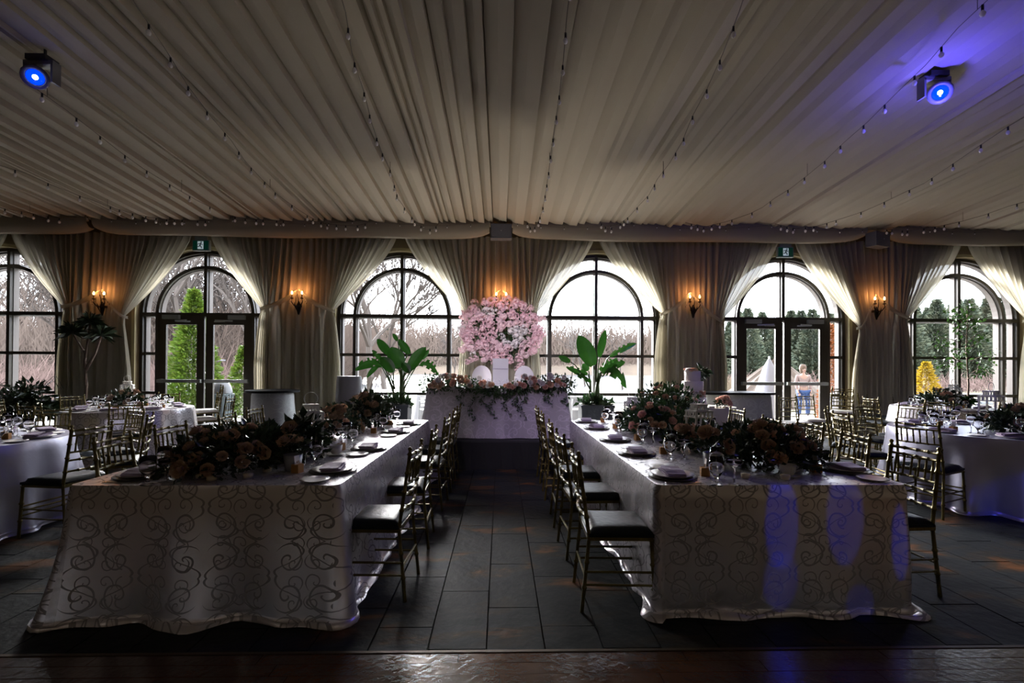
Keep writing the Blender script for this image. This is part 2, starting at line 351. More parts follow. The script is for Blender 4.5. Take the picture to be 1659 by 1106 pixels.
def door(k, x):
    dr = struct('door_%d' % k)
    for s in (-1, 1):
        c = x+s*(RI/2-.01); W_ = RI-.06; h = ZT-.06; st = .16
        b = MB(); y = YW-.02; d = .055
        for q in (-1, 1): b.box((c+q*(W_/2-st/2), y, .02+h/2), (st, d, h))
        b.box((c, y, .02+.13), (W_-2*st, d, .26)); b.box((c, y, h-.07), (W_-2*st, d, .18))
        lf = ob('door_leaf', b.mesh('door_leaf', BROWN), dr)
        ob('pane', MB().box((c, y, h/2+.05), (W_-2*st, .008, h-.42)).mesh('pane', PANE), lf)
        b = MB(); b.box((c-s*.0, y-.10, 1.17), (W_-.05, .05, .07)); b.box((c-W_/2+.07, y-.055, 1.17), (.08, .06, .08)); b.box((c+W_/2-.07, y-.055, 1.17), (.08, .06, .08))
        ob('push_bar', b.mesh('push_bar', ALU), lf)
        b = MB(); e = c+s*.2 if s > 0 else c-.2; b.box((e, y-.07, ZT-.06), (.36, .07, .09)); b.box((c-s*.05, y-.13, ZT-.14), (.34, .02, .03), rz=s*.35); b.box((c-s*.12, y-.17, ZT-.16), (.28, .02, .025), rz=-s*.3)
        ob('door_closer', b.mesh('door_closer', ALU), lf)
        b = MB(); hx = x+s*.10; b.tube([(hx, y+.03, 1.0), (hx, y+.14, 1.0), (hx+s*.0, y+.14, 1.36), (hx, y+.03, 1.36)], .014, 8)
        ob('pull_handle', b.mesh('pull_handle', WHITE if k == 1 else ALU), lf)
door(1, WX[1]); door(2, WX[4])

# ---- ceiling drapes: pleated voile panels running to the window wall
def zc(y): return 4.63+.062*(10.2-y)
seams = [-13.6, -8.75, -5.3, -3.55, -.35, 2.3, 5.4, 9.0, 13.6]
names = ['far left corner', 'first window bay', 'left door bay', 'left of the centre bay', 'centre, left of the grey speaker', 'right of the centre bay', 'right door bay', 'far right corner']
for k in range(8):
    a, c = seams[k], seams[k+1]; rn = random.Random(50+k); xs = [a]; prof = []
    while xs[-1] < c: xs.append(xs[-1]+rn.choice((.11, .17, .24, .3, .36)))
    sc = (c-a)/(xs[-1]-a); xs = [a+(q-a)*sc for q in xs]; NY = 14; b = MB()
    for i in range(len(xs)-1):
        wd = xs[i+1]-xs[i]; d0 = rn.uniform(.05, .10); ph = rn.uniform(0, 6); sh = rn.uniform(-.02, .02)
        prof += [(xs[i], 0, ph), (xs[i]+wd*.45, -d0*.75, ph+.3), (xs[i]+wd*.955, -d0, ph+.6), (xs[i]+wd*.985, .05, ph+.6)]
    n = len(prof); vs = []
    for j in range(NY+1):
        y = -4+14.3*j/NY
        for (x, dz, ph) in prof:
            u = (x-a)/(c-a); swag = -.10*math.sin(PI*u)*(1-.5*j/NY)
            vs.append((x+.010*math.sin(y*.4+ph), y, zc(y)+dz*(1.0+.15*math.sin(y*.6+ph))+swag))
    b.add(vs, [(j*n+i, (j+1)*n+i, (j+1)*n+i+1, j*n+i+1) for j in range(NY) for i in range(n-1)])
    tag(ob('ceiling_drape', b.mesh('ceiling_drape', DRAPE)), 'cream pleated ceiling drape panel over %s' % names[k], 'ceiling drape', 'pleated ceiling drapes')

# ---- valance pieces between speakers
vx = [(-13.6, -8.55, 'at far left'), (-8.45, -.25, 'over left door and left centre window'), (.24, 7.85, 'over right centre window and right door'), (8.4, 13.6, 'at far right')]
for a, c, lb in vx:
    b = MB(); pr_ = [(10.02, 4.64), (9.98, 4.50), (10.0, 4.36), (10.06, 4.26), (10.12, 4.245), (10.2, 4.26), (10.24, 4.4)]
    n = len(pr_); NX = 60; vs = []
    for i in range(NX+1):
        t = i/NX; x = a+(c-a)*t; e = math.exp(-min(t, 1-t)*(c-a)/.22)
        for y, z in pr_:
            f = (4.64-z)/.4
            vs.append((x, y-.02*e+.006*math.sin(x*3+z*9), z+e*.13*f-.02*math.sin(PI*t)*f+.01*math.sin(x*1.7)*f))
    b.add(vs, [(i*n+j, (i+1)*n+j, (i+1)*n+j+1, i*n+j+1) for i in range(NX) for j in range(n-1)])
    tag(ob('valance', b.mesh('valance', VAL, True)), 'taupe fabric valance beam %s' % lb, 'valance', 'fabric valance along the window wall')

# ---- sheer curtains
YC = 10.40
def curtain(lb, A, B, T0, T1, apex, half=None):
    a, c = at(*A, Y=YC), at(*B, Y=YC); t0, t1 = at(*T0, Y=YC), at(*T1, Y=YC); ap = at(*apex, Y=YC-.13)
    ztop = 4.36; NU, NV1, NV2 = 230, 24, 14; rn = random.Random(lb); ph = [rn.uniform(0, 6.28) for _ in range(6)]
    wt = t1.x-t0.x; g = .13
    def fold(u): return math.sin(2*PI*27*u+ph[0]+1.2*math.sin(2*PI*5*u+ph[1]))+.4*math.sin(2*PI*61*u+ph[2])
    def tx(u):
        if u < .36: return t0.x+(u/.36)**1.1*g
        if u > .64: return t1.x-((1-u)/.36)**1.1*g
        return t0.x+g+(u-.36)/.28*(wt-2*g)
    vs = []
    for j in range(NV1+NV2+1):
        for i in range(NU+1):
            u = i/NU; side = abs(u-.5)*2; zt = t0.z if u < .5 else t1.z
            if j <= NV1:
                t = j/NV1; s = t**1.35; z = ztop+(zt-ztop)*t
                x0 = a.x+(c.x-a.x)*u; x = x0+(tx(u)-x0)*s
                am = .05*(1-t)+.022*t+.012*math.sin(PI*t); y = YC-am*fold(u)-.05*s*side
            else:
                t = (j-NV1)/NV2; z = zt+(.02-zt)*t
                o = (1 if u > .5 else -1)*max(0, side-.28)/.72
                x = tx(u)+o*.12*min(1, t*2.2)**.7+o*.03*math.sin(t*3+ph[3]); am = .022+.035*min(1, t*3)
                y = YC-am*fold(u*.72)-.05*side*(1-t)
            vs.append((x, y, z))
    n = NU+1; b = MB(); b.add(vs, [(j*n+i, j*n+i+1, (j+1)*n+i+1, (j+1)*n+i) for j in range(NV1+NV2) for i in range(NU)])
    cu = thing('curtain', lb, 'curtain', (0, 0, 0), 0, 'sheer curtains on the window wall')
    ob('sheer_panel', b.mesh('sheer_panel', SHEER, True), cu)
    for T in (t0, t1):
        b = MB(); P = [Vector((T.x, YC-.12, T.z-.01)).lerp(Vector((ap.x, YC-.16, ap.z)), q/8)+Vector((0, 0, -.05*math.sin(PI*q/8))) for q in range(9)]
        P = [Vector((T.x+(.02 if T is t0 else -.02)*-1, YC+.03, T.z-.03))]+P; vs = []
        for q, p in enumerate(P):
            for h, dy in ((.055, .01), (.02, -.012), (-.02, -.004), (-.055, .012)): vs.append(p+Vector((0, dy, h*(.5+.5*min(1, q/5)))))
        b.add(vs, [(q*4+h, q*4+h+1, (q+1)*4+h+1, (q+1)*4+h) for q in range(len(P)-1) for h in range(3)])
        ob('tieback', b.mesh('tieback', SHEER, True), cu)
CUR = [('partial sheer curtain left of the far left window', (-300, 382), (13, 383), (-200, 498), (-80, 490), (-140, 470)),
       ('sheer curtain on pier between the far left window and left door', (18, 385), (311, 386), (107, 497), (204, 512), (166, 472)),
       ('sheer curtain on pier right of the left exit door', (340, 386), (642, 388), (426, 500), (541, 503), (484, 472)),
       ('central sheer curtain behind the pink flower wall', (656, 388), (962, 390), (752, 508), (868, 508), (812, 472)),
       ('sheer curtain on pier left of the right exit door', (970, 391), (1263, 397), (1071, 508), (1166, 521), (1118, 477)),
       ('sheer curtain on pier right of the right exit door', (1287, 400), (1556, 403), (1390, 530), (1467, 516), (1418, 480)),
       ('partial sheer curtain at the right edge of the photo', (1566, 403), (1880, 403), (1660, 518), (1780, 518), (1720, 482))]
for q in CUR: curtain(*q)

# ---- speakers, exit signs
def speaker(px, py, rz, lb, sc=1):
    p = at(px, py, Y=9.93); t = thing('wall_speaker', lb, 'speaker', (p.x, p.y+.05, p.z), rz, 'grey wall speakers', sc)
    b = MB(); b.box((0, 0, 0), (.44, .22, .30)); ob('cabinet', b.mesh('cabinet', GREYB), t)
    ob('grille', MB().box((0, -.115, 0), (.40, .012, .26)).mesh('grille', M('speaker_grille', (.13, .135, .15), .6, bump=(300, .6))), t)
    ob('badge', MB().lathe([(0, 0), (.010, 0), (.010, .006)], 8).mesh('badge', ALU), t, (.0, -.125, .0), rot=(PI/2, 0, 0))
    ob('bracket', MB().box((0, .17, .0), (.1, .14, .1)).mesh('bracket', BLACK), t)
speaker(812, 375, 0, 'small grey speaker box centred on valance above flower wall'); speaker(1425, 388, .35, 'dark grey speaker box on valance right of the right door')
def exit_sign(px, py, lb):
    p = at(px, py, Y=10.24); t = thing('exit_sign', lb, 'exit sign', p, 0, 'exit signs above the doors')
    b = MB(); b.box((0, .04, .0), (.36, .06, .23)); b.box((0, .03, .15), (.26, .05, .08)); ob('housing', b.mesh('housing', M('exit_housing', (.22, .26, .23), .5)), t)
    ob('face', MB().box((0, .004, .0), (.32, .012, .19)).mesh('face', M('exit_green', (.0, .045, .022), .4, emit=((.0, .05, .03), .2))), t)
    ob('doorway_mark', MB().box((0, -.004, 0), (.12, .006, .165)).mesh('doorway_mark', M('exit_white', (.7, .8, .85), .5, emit=((.6, .75, .8), .35))), t)
    b = MB(); y = -.010
    def limb(P, r): b.tube([(x, y, z) for x, z in P], r, 6)
    b.add([(.018+.016*math.cos(2*PI*i/10), y-.003, .058+.016*math.sin(2*PI*i/10)) for i in range(10)], [tuple(range(10))])
    limb([(.008, .036), (-.008, -.004)], .013); limb([(.008, .036), (-.03, .035), (-.05, .012)], .007); limb([(.012, .034), (.03, .015), (.052, .008)], .007)
    limb([(-.008, -.004), (-.02, -.03), (-.055, -.03)], .009); limb([(-.006, -.006), (.014, -.03), (.028, -.065)], .009)
    ob('running_figure', b.mesh('running_figure', M('exit_figure', (.0, .03, .02), .5)), t)
exit_sign(325, 397, 'green running man exit sign above the left double door'); exit_sign(1273, 408, 'green running man exit sign above the right double door')

# ---- sconces
def sconce(px, py, lb, e=1.0):
    p = at(px, py, Y=YC-.13); t = thing('wall_sconce', lb, 'sconce', (p.x, p.y, p.z), 0, 'iron sconces on the curtained piers')
    b = MB(); b.lathe([(0, -.40), (.02, -.38), (.05, -.27), (.055, -.2), (.03, -.14), (.012, -.1), (0, -.1)], 8, sy=.5)
    for s in (-1, 0, 1): b.add([(0, -.03, -.36), (s*.05-.02, -.05, -.22), (s*.09, -.03, -.12), (s*.05+.02, -.05, -.22)], [(0, 1, 2, 3), (3, 2, 1, 0)])
    b.box((0, .05, -.2), (.05, .12, .05)); ob('leaf_body', b.mesh('leaf_body', IRON, True), t)
    for s in (-1, 1):
        b = MB(); b.tube([(0, -.02, -.22), (s*.07, -.06, -.2), (s*.12, -.09, -.12), (s*.105, -.09, -.06)], [.014, .012, .010, .010], 6)
        b.lathe([(.0, -.065), (.032, -.06), (.036, -.045), (.012, -.04)], 8, (s*.105, -.09, 0)); ob('arm', b.mesh('arm', IRON, True), t)
        ob('candle_sleeve', MB().tube([(s*.105, -.09, -.045), (s*.105, -.09, .03)], .013, 8).mesh('candle_sleeve', M('candle_sleeve', (.10, .06, .03), .6)), t)
        ob('bulb', MB().lathe([(0, .03), (.014, .04), (.019, .06), (.012, .085), (0, .105)], 8, (s*.105, -.09, 0)).mesh('bulb', FLAME, True), t)
        for q in range(3):
            ob('crystal', MB().lathe([(0, -.03), (.011, 0), (0, .02)], 6, (s*(.15+.015*q), -.10+.03*q, -.08-.035*q)).mesh('crystal', CRYST), t)
    b = MB(); b.tube([(0, -.02, -.2), (.01, -.05, -.05), (-.005, -.06, .02)], [.012, .008, .005], 6); b.lathe([(0, .0), (.012, .02), (.004, .05), (0, .08)], 6, (-.005, -.06, 0)); ob('centre_finial', b.mesh('centre_finial', IRON, True), t)
    for s in (-1, 1): light('sconce_lamp_glow', 'POINT', (p.x+s*.105, p.y-.03, p.z+.15), 4.0*e, (1, .38, .13), shadow_soft_size=.03)
sconce(166, 481, 'iron two-candle sconce between far left window and left door', .8); sconce(484, 480, 'iron two-candle sconce right of the left double door')
sconce(812, 482, 'iron sconce half hidden at top of the pink flower wall', 1.3)
sconce(1123, 486, 'iron two-candle sconce left of the right double door'); sconce(1420, 489, 'iron two-candle sconce right of the right double door', .8)

# ---- string lights
bm_ = MB(); bm_.cm = 0; bm_.tube([(0, 0, .0), (0, 0, -.05)], .011, 6); bm_.cm = 1; bm_.lathe([(.008, -.05), (.022, -.068), (.024, -.085), (.014, -.105), (0, -.11)], 8)
BULBM = bm_.mesh('bulb', [BLACK, BULB], True)
STR = {'far left': [(-60, 320), (8, 338), (48, 345), (84, 352), (120, 356)], 'second from left': [(-60, 250), (40, 280), (85, 300), (123, 315), (160, 328), (188, 338), (220, 347), (244, 352), (270, 355), (345, 358)],
       'third from left, under the left blue projector': [(60, 145), (107, 178), (155, 215), (196, 247), (232, 273), (265, 293), (294, 310), (320, 325), (344, 337), (365, 346), (384, 352), (404, 355), (470, 358)],
       'fourth from left': [(190, -40), (225, 15), (270, 83), (305, 140), (341, 188), (375, 228), (398, 262), (424, 290), (450, 316), (470, 330), (487, 342), (503, 352), (515, 358), (530, 363), (575, 366), (600, 360)],
       'left of centre': [(545, -30), (560, 20), (571, 91), (590, 150), (603, 202), (617, 243), (632, 275), (645, 322), (660, 343), (674, 360), (690, 372), (703, 370), (713, 360)],
       'just right of centre': [(925, -30), (918, 30), (913, 95), (906, 155), (899, 203), (893, 245), (888, 285), (884, 312), (879, 340), (871, 362), (862, 373), (853, 358)],
       'right of the centre bay': [(1215, -35), (1198, 18), (1171, 87), (1145, 145), (1122, 188), (1105, 230), (1085, 264), (1065, 290), (1052, 315), (1035, 333), (1020, 350), (1002, 364), (985, 371), (972, 360)],
       'under the right blue projector': [(1600, 0), (1553, 44), (1500, 105), (1448, 155), (1406, 197), (1367, 231), (1336, 261), (1308, 284), (1281, 305), (1255, 321), (1235, 336), (1215, 346), (1180, 358), (1140, 368), (1110, 360)],
       'second from right': [(1700, 165), (1633, 205), (1581, 240), (1537, 270), (1497, 297), (1462, 313), (1427, 330), (1400, 342), (1370, 352), (1325, 366), (1285, 370), (1255, 362)],
       'far right': [(1720, 310), (1634, 334), (1595, 348), (1560, 358), (1524, 366), (1470, 374), (1420, 370)]}
for k, (lb, P) in enumerate(STR.items()):
    W3 = []
    for q, (x, y) in enumerate(P):
        # hang a little under the drape; the tail drops in front of the valance
        lo, hi = .5, 9.8
        for _ in range(30):
            m_ = (lo+hi)/2; z = at(x, y, Y=m_).z
            if z < zc(m_)-.24: lo = m_
            else: hi = m_
        W3.append(at(x, y, Y=min(lo, 9.75)))
    t = thing('string_light', 'clear bulb string light, %s' % lb, 'string light', (0, 0, 0), 0, 'string lights under the ceiling')
    fine = []
    for i in range(len(W3)-1):
        for q in range(6): fine.append(W3[i].lerp(W3[i+1], q/6))
    fine.append(W3[-1]); ob('wire', MB().tube(fine, .0045, 4).mesh('wire', WIRE), t)
    for q in (2, len(fine)//2): ob('hook', MB().tube([fine[q], fine[q]+Vector((0, 0, .34))], .004, 4).mesh('hook', WIRE), t)
    d = 0; nxt = .1
    for i in range(len(fine)-1):
        d += (fine[i+1]-fine[i]).length
        if d >= nxt: ob('bulb', BULBM, t, fine[i]); nxt += .48 if fine[i].y < 9.0 else .19
t = thing('string_light', 'fine string of tiny lights along the top edge of the valance', 'string light', (0, 0, 0), 0, 'string lights under the ceiling')
P = [Vector((x, 9.95, 4.56-.10*abs(math.sin(x*1.1)))) for x in np.linspace(-9, 10.5, 120)]
ob('wire', MB().tube(P, .003, 4).mesh('wire', WIRE), t)
for i in range(3, 120, 3): ob('bulb', BULBM, t, P[i], scale=.5)

# ---- blue projector fixtures
def projector(px, py, Y, lb, s, e):
    p = at(px, py, Y=Y); t = thing('moving_head_light', lb, 'stage light', p, 0, 'blue stage lights under the ceiling', s)
    dirv = (CAM-p).normalized(); q = dirv.to_track_quat('-Y', 'Z').to_euler()
    h = ob('lamp_head', MB().lathe([(0, .30), (.15, .28), (.19, .16), (.19, .02), (.16, .0), (.13, .005), (.12, .05)], 16).mesh('lamp_head', M('white_fixture', (.12, .12, .12), .4), True), t, (0, 0, 0))
    h.rotation_euler = (dirv.to_track_quat('-Z', 'Y')).to_euler()
    ob('lens', MB().lathe([(0, -.01), (.06, .0), (.115, .02), (.118, .05)], 16).mesh('lens', M('blue_lens', (.0, .02, .5), .1, emit=((.0, .03, 1), 2.5)), True), h)
    ob('led_core', MB().lathe([(0, -.022), (.034, -.018), (.04, -.004)], 12).mesh('led_core', M('led_core', (.5, .8, 1), .1, emit=((.55, .85, 1), 14)), True), h)
    b = MB()
    for sd in (-1, 1): b.box((sd*.23, .12, .12), (.035, .16, .34))
    b.box((0, .12, .29), (.50, .16, .07)); ob('yoke', b.mesh('yoke', M('white_fixture', (.12, .12, .12), .4)), t)
    zt = (zc(p.y)-p.z)/s; b = MB(); b.box((0, .12, .36), (.34, .26, .09)); b.box((.05, .12, (.4+zt)/2), (.03, .03, max(.05, zt-.4))); ob('base_and_hanger', b.mesh('base', BLACK), t)
    g = p+dirv*.14+Vector((0, 0, -.20)); light('blue_lens_glow', 'POINT', g, e, (.10, .08, 1), shadow_soft_size=.05)
projector(57, 125, 5.1, 'dim blue moving head light hanging at upper left', .62, 1.2)
projector(1523, 150, 5.15, 'bright blue starburst moving head light hanging at upper right', .62, 55)

# ================================================================== FURNITURE
def chair_tpl(cush):
    P = []
    def bam(p0, p1, r, segs):
        p0, p1 = Vector(p0), Vector(p1); pts = []; rr = []
        for i in range(segs):
            for f, k in ((.06, 1), (.5, .92), (.90, 1), (.95, 1.38), (1.0, 1.38)): pts.append(p0.lerp(p1, (i+f)/segs)); rr.append(r*k)
        return [p0]+pts, [r]+rr
    for s in (-1, 1):
        a, ra = bam((s*.205, -.235, 0), (s*.195, -.19, .46), .0125, 3); c, rc = bam((s*.195, -.19, .46), (s*.182, -.255, .94), .0135, 4)
        P.append(('leg', MB().tube(a+c+[(s*.182, -.255, .955), (s*.182, -.256, .975), (s*.182, -.256, .985)], ra+rc+[.008, .016, .006], 6).mesh('leg', GOLD, True)))
        a, ra = bam((s*.215, .215, 0), (s*.205, .19, .45), .013, 3); P.append(('leg', MB().tube(a, ra, 6).mesh('leg', GOLD, True)))
    b = MB(); b.box((0, 0, .455), (.42, .40, .03)); P.append(('seat_frame', b.mesh('seat_frame', GOLD)))
    def cu(u, v):
        x = (u-.5)*2; y = (v-.5)*2; k = 1-max(abs(x), abs(y))**6
        return (x*.215*(1-.03*y), y*.205+.01, .473+.045*max(0, k)**.5)
    b = MB(); b.grid(cu, 12, 12); b.box((0, .01, .472), (.425, .405, .02)); P.append(('seat_cushion', b.mesh('seat_cushion', cush, True)))
    def rail(z, w, r=.010):
        y = -.19-.065*(z-.46)/.48
        a, ra = bam((-w, y, z), (w, y, z), r, 4); a = [Vector((p.x, p.y-.025*(1-(p.x/w)**2), p.z)) for p in a]
        return MB().tube(a, ra, 6)
    P.append(('top_rail', rail(.935, .185, .011).mesh('top_rail', GOLD, True)))
    for z in (.89, .745, .675, .58): P.append(('back_rail', rail(z, .188).mesh('back_rail', GOLD, True)))
    for i in range(6):
        x = -.14+.056*i; y0 = -.19-.065*(.745-.46)/.48-.025*(1-(x/.188)**2); y1 = -.19-.065*(.89-.46)/.48-.025*(1-(x/.188)**2)
        a, ra = bam((x, y0, .745), (x, y1, .89), .008, 2); P.append(('spindle', MB().tube(a, ra, 5).mesh('spindle', GOLD, True)))
    for z, fr in ((.17, 1), (.25, 1), (.21, 0)):
        if fr:
            for s in (-1, 1): P.append(('stretcher', MB().tube([(s*.208, -.215, z), (s*.211, .205, z)], .008, 5).mesh('stretcher', GOLD)))
        P.append(('stretcher', MB().tube([(-.21, .205, z+.02), (.21, .205, z+.02)], .008, 5).mesh('stretcher', GOLD)))
    P.append(('stretcher', MB().tube([(-.2, -.215, .22), (.2, -.215, .22)], .008, 5).mesh('stretcher', GOLD)))
    return P
CH = chair_tpl(VINYL); CHC = chair_tpl(CREAM)
def chair(x, y, rz, lb, grp, tpl=None, z=0): place(tpl or CH, 'chiavari_chair', lb, 'chair', (x, y, z), rz, grp)

def rrect(x0, y0, x1, y1, r=.05, step=.045):
    P = []
    def seg(a, c):
        n = max(1, int((Vector(c)-Vector(a)).length/step))
        for i in range(n): P.append((a[0]+(c[0]-a[0])*i/n, a[1]+(c[1]-a[1])*i/n))
    def cor(cx, cy, a0):
        for i in range(6): a = a0+PI/2*i/6; P.append((cx+r*math.cos(a), cy+r*math.sin(a)))
    seg((x0+r, y0), (x1-r, y0)); cor(x1-r, y0+r, -PI/2); seg((x1, y0+r), (x1, y1-r)); cor(x1-r, y1-r, 0)
    seg((x1-r, y1), (x0+r, y1)); cor(x0+r, y1-r, PI/2); seg((x0, y1-r), (x0, y0+r)); cor(x0+r, y0+r, PI)
    return P
def cloth(name, label, P, zt, zb, mat, flare=.12, amp=.05, freq=3.0, seed=1, puddle=.1, corner=0, cat='tablecloth', grp='tablecloths'):
    n = len(P); V = [Vector((x, y)) for x, y in P]; rn = random.Random(seed); ph = [rn.uniform(0, 6.28) for _ in range(8)]
    N = []
    for i in range(n):
        t = (V[(i+1) % n]-V[i-1]).normalized(); N.append(Vector((t.y, -t.x)))
    for _ in range(4): N = [(N[i-1]+N[i]*2+N[(i+1) % n]).normalized() for i in range(n)]
    s = [0]
    for i in range(1, n): s.append(s[-1]+(V[i]-V[i-1]).length)
    per = s[-1]+(V[0]-V[-1]).length; nv = 16; vs = []; uv = []
    curv = [(N[(i+2) % n]-N[i-2]).length for i in range(n)]; mxc = max(curv)
    def F(i):
        q = s[i]/per*2*PI; k = round(per*freq/2)
        return math.sin(k*q+ph[0]+1.5*math.sin(3*q+ph[1]))+.5*math.sin(round(k*1.9)*q+ph[2])+.35*math.sin(round(k*.4)*q+ph[3])
    for j in range(nv+1):
        t = j/nv
        for i in range(n):
            c = (curv[i]/mxc) if corner else 0
            d = .012*min(1, j)+flare*t**1.2+amp*t*F(i)*(.45+.55*t)+(.014*t*math.sin(s[i]*23+t*5+ph[6])*math.sin(s[i]*3+ph[7]) if zb < .05 else 0)+corner*c*t**1.5; d = max(d, .012*min(1, j)) if zb < .05 else d
            z = zt-(zt-zb)*t-(.012 if j == 0 else 0)*0
            if j == 1: d = max(d, .015)
            p = V[i]+N[i]*d; vs.append((p.x, p.y, z)); uv.append((s[i], -t*(zt-zb)+.3))
    rows = nv+1
    if puddle:
        for r_ in (1, 2, 3):
            for i in range(n):
                g = puddle*(.45+.35*math.sin(s[i]*5+ph[4])+.3*math.sin(s[i]*11+ph[5]))*(1+.5*(curv[i]/mxc if corner else 0)); g = max(g, .01)
                p = Vector(vs[(nv)*n+i][:2])+N[i]*g*r_/3
                z = zb+(.03*abs(math.sin(s[i]*7+ph[6]))+.012 if r_ < 3 else .004); vs.append((p.x, p.y, max(z, .004))); uv.append((s[i], -(zt-zb)-g*r_/3+.3))
        rows += 3
    b = MB(); b.add(vs, [(j*n+i, (j+1)*n+i, (j+1)*n+(i+1) % n, j*n+(i+1) % n) for j in range(rows-1) for i in range(n)])
    base = len(b.v); c0 = sum(V, Vector((0, 0)))/n                      # the flat top, own vertices so the UVs stay planar
    b.add([(x, y, zt) for x, y in P]+[(c0.x, c0.y, zt)], [(i, (i+1) % n, n) for i in range(n)])
    uv += [(x, y) for x, y in P]+[(c0.x, c0.y)]
    b.uv = uv; o = ob(name, b.mesh(name, mat, True)); o.data.polygons.foreach_set('use_smooth', [len(p.vertices) == 4 for p in o.data.polygons])
    return tag(o, label, cat, grp)
ZTB = .79
LX0, LX1, RX0, RX1, TY0, TY1 = -2.56, -.965, .955, 2.52, 2.88, 6.45
cloth('tablecloth', 'floor length damask cloth over the long table on the left', rrect(LX0, TY0, LX1, TY1), ZTB, .0, CLOTH, .045, .028, 2.2, 5, .07, .10)
cloth('tablecloth', 'floor length damask cloth over the long table on the right', rrect(RX0, TY0, RX1, TY1), ZTB, .0, CLOTH, .0, .026, 2.2, 9, .06, .04)
RT = {'near left': (-5.2, 4.6, .88), 'far left': (-6.2, 8.15, .88), 'near right': (5.75, 5.5, .92), 'far right': (8.55, 9.0, .80)}
def circle(x, y, r, n=150): return [(x+r*math.cos(2*PI*i/n), y+r*math.sin(2*PI*i/n)) for i in range(n)]
for i, (k, (x, y, r)) in enumerate(RT.items()):
    cloth('tablecloth', 'shiny satin cloth over the %s round table' % k, circle(x, y, r), ZTB, .0, CLOTH if i % 2 else PLAIN, .10, .07, 3.2, 20+i, .06)
# riser and head table
def wavy_box(x0, x1, y0, y1, z0, z1, m, name):
    b = MB(); P = rrect(x0, y0, x1, y1, .02, .06); n = len(P)
    b.add([(x, y, z1) for x, y in P]+[(x+.012*math.sin(i*1.9), y+.014*math.sin(i*1.3), z0) for i, (x, y) in enumerate(P)], [(i, n+i, n+(i+1) % n, (i+1) % n) for i in range(n)]); b.add([(x, y, z1) for x, y in P], [tuple(range(n))])
    return b.mesh(name, m)
t = thing('stage_riser', 'low black riser under the head table', 'riser', (0, 0, 0))
ob('skirt', wavy_box(-1.30, 1.22, 7.02, 9.3, .0, .40, SKIRT, 'skirt'), t); ob('deck', MB().box((-.04, 8.16, .41), (2.50, 2.26, .02)).mesh('deck', M('riser_deck', (.03, .03, .03), .8)), t)
HZ = 1.20
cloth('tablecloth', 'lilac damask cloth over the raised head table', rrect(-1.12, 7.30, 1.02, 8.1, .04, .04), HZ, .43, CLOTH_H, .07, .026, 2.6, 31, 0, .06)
# the swags of the head cloth hanging past the riser edge
# gold chairs along both long tables
for nm, sx, ys, X in (('left', -1, (3.28, 4.15, 5.2, 5.93, 6.62), -.58), ('right', 1, (3.12, 3.93, 4.67, 5.58, 6.38), .50)):
    for i, y in enumerate(ys):
        rz = PI/2 if sx < 0 else -PI/2
        x = X+(-.25 if sx < 0 else .25)
        chair(x, y, rz+random.Random(i+int(sx)).uniform(-.05, .05), 'gold chiavari chair, dark seat, %s from camera on aisle side of %s long table' % (ORD[i], nm), 'aisle side chairs at the %s long table' % nm)
for nm, sx, ys, Xs in (('left', -1, (3.72, 4.42, 5.33, 6.27), (-2.95, -3.02, -3.0, -3.2)), ('right', 1, (3.28, 3.98, 4.72, 5.22, 6.35), (2.92, 3.0, 3.13, 3.0, 3.2))):
    for i, (y, X) in enumerate(zip(ys, Xs)):
        chair(X-.25*sx+.0, y, (PI/2 if sx > 0 else -PI/2)+(.06, -.1, .08, -.05, .03)[i], 'gold chiavari chair, dark seat, %s from camera on outer side of %s long table' % (ORD[i], nm), 'outer side chairs at the %s long table' % nm)
DIRN = {0: 'right side', 45: 'rear right', 90: 'rear', 135: 'rear left', 180: 'left side', 225: 'front left', 270: 'front', 315: 'front right', 20: 'right side', 340: 'lower right', 300: 'front right', 65: 'rear right', 115: 'rear left', 160: 'left side', 200: 'front left', 250: 'front'}
for k, angs in {'near left': (-8, 28, 62, 105, 318), 'far left': (8, 105, 160, 215, 262, 305), 'near right': (100, 140, 170, 205, 262, 310), 'far right': (75, 110, 182, 225, 262, 300)}.items():
    x, y, r = RT[k]
    for a in angs:
        if k == 'far left' and a == 118: continue
        A = math.radians(a); R_ = r+.40; dn = ['right side', 'rear right side', 'right rear', 'rear', 'left rear', 'rear left side', 'left side', 'front left side', 'left front', 'front', 'right front', 'front right side'][int(((a+15) % 360)//30)]
        chair(x+R_*math.cos(A), y+R_*math.sin(A), A+PI/2, 'gold chiavari chair at the %s of the %s round table' % (dn, k), 'chairs round the %s round table' % k)
# spare chairs by the doors
chair(-5.75, 9.38, 2.3, 'gold chair with cream seat by the left door, lower of its stack', 'spare chairs by the left door', CHC); chair(-5.72, 9.40, 2.2, 'gold chair with cream seat by the left door, upper of its stack', 'spare chairs by the left door', CHC, .15)
chair(5.62, 8.9, PI+.05, 'gold chair with cream seat before right door, left one', 'spare chairs by the right door', CHC); chair(6.25, 9.4, PI-.05, 'gold chair with cream seat before right door, right one', 'spare chairs by the right door', CHC)
chair(6.15, 7.2, 1.8, 'gold chair standing between right door and near right table', 'spare chairs by the right door'); chair(7.0, 9.55, 2.6, 'gold chair by the curtain right of the right door, lower of its stack', 'spare chairs by the right curtain', CHC); chair(7.0, 9.57, 2.5, 'gold chair by the curtain right of the right door, upper of its stack', 'spare chairs by the right curtain', CHC, .15)
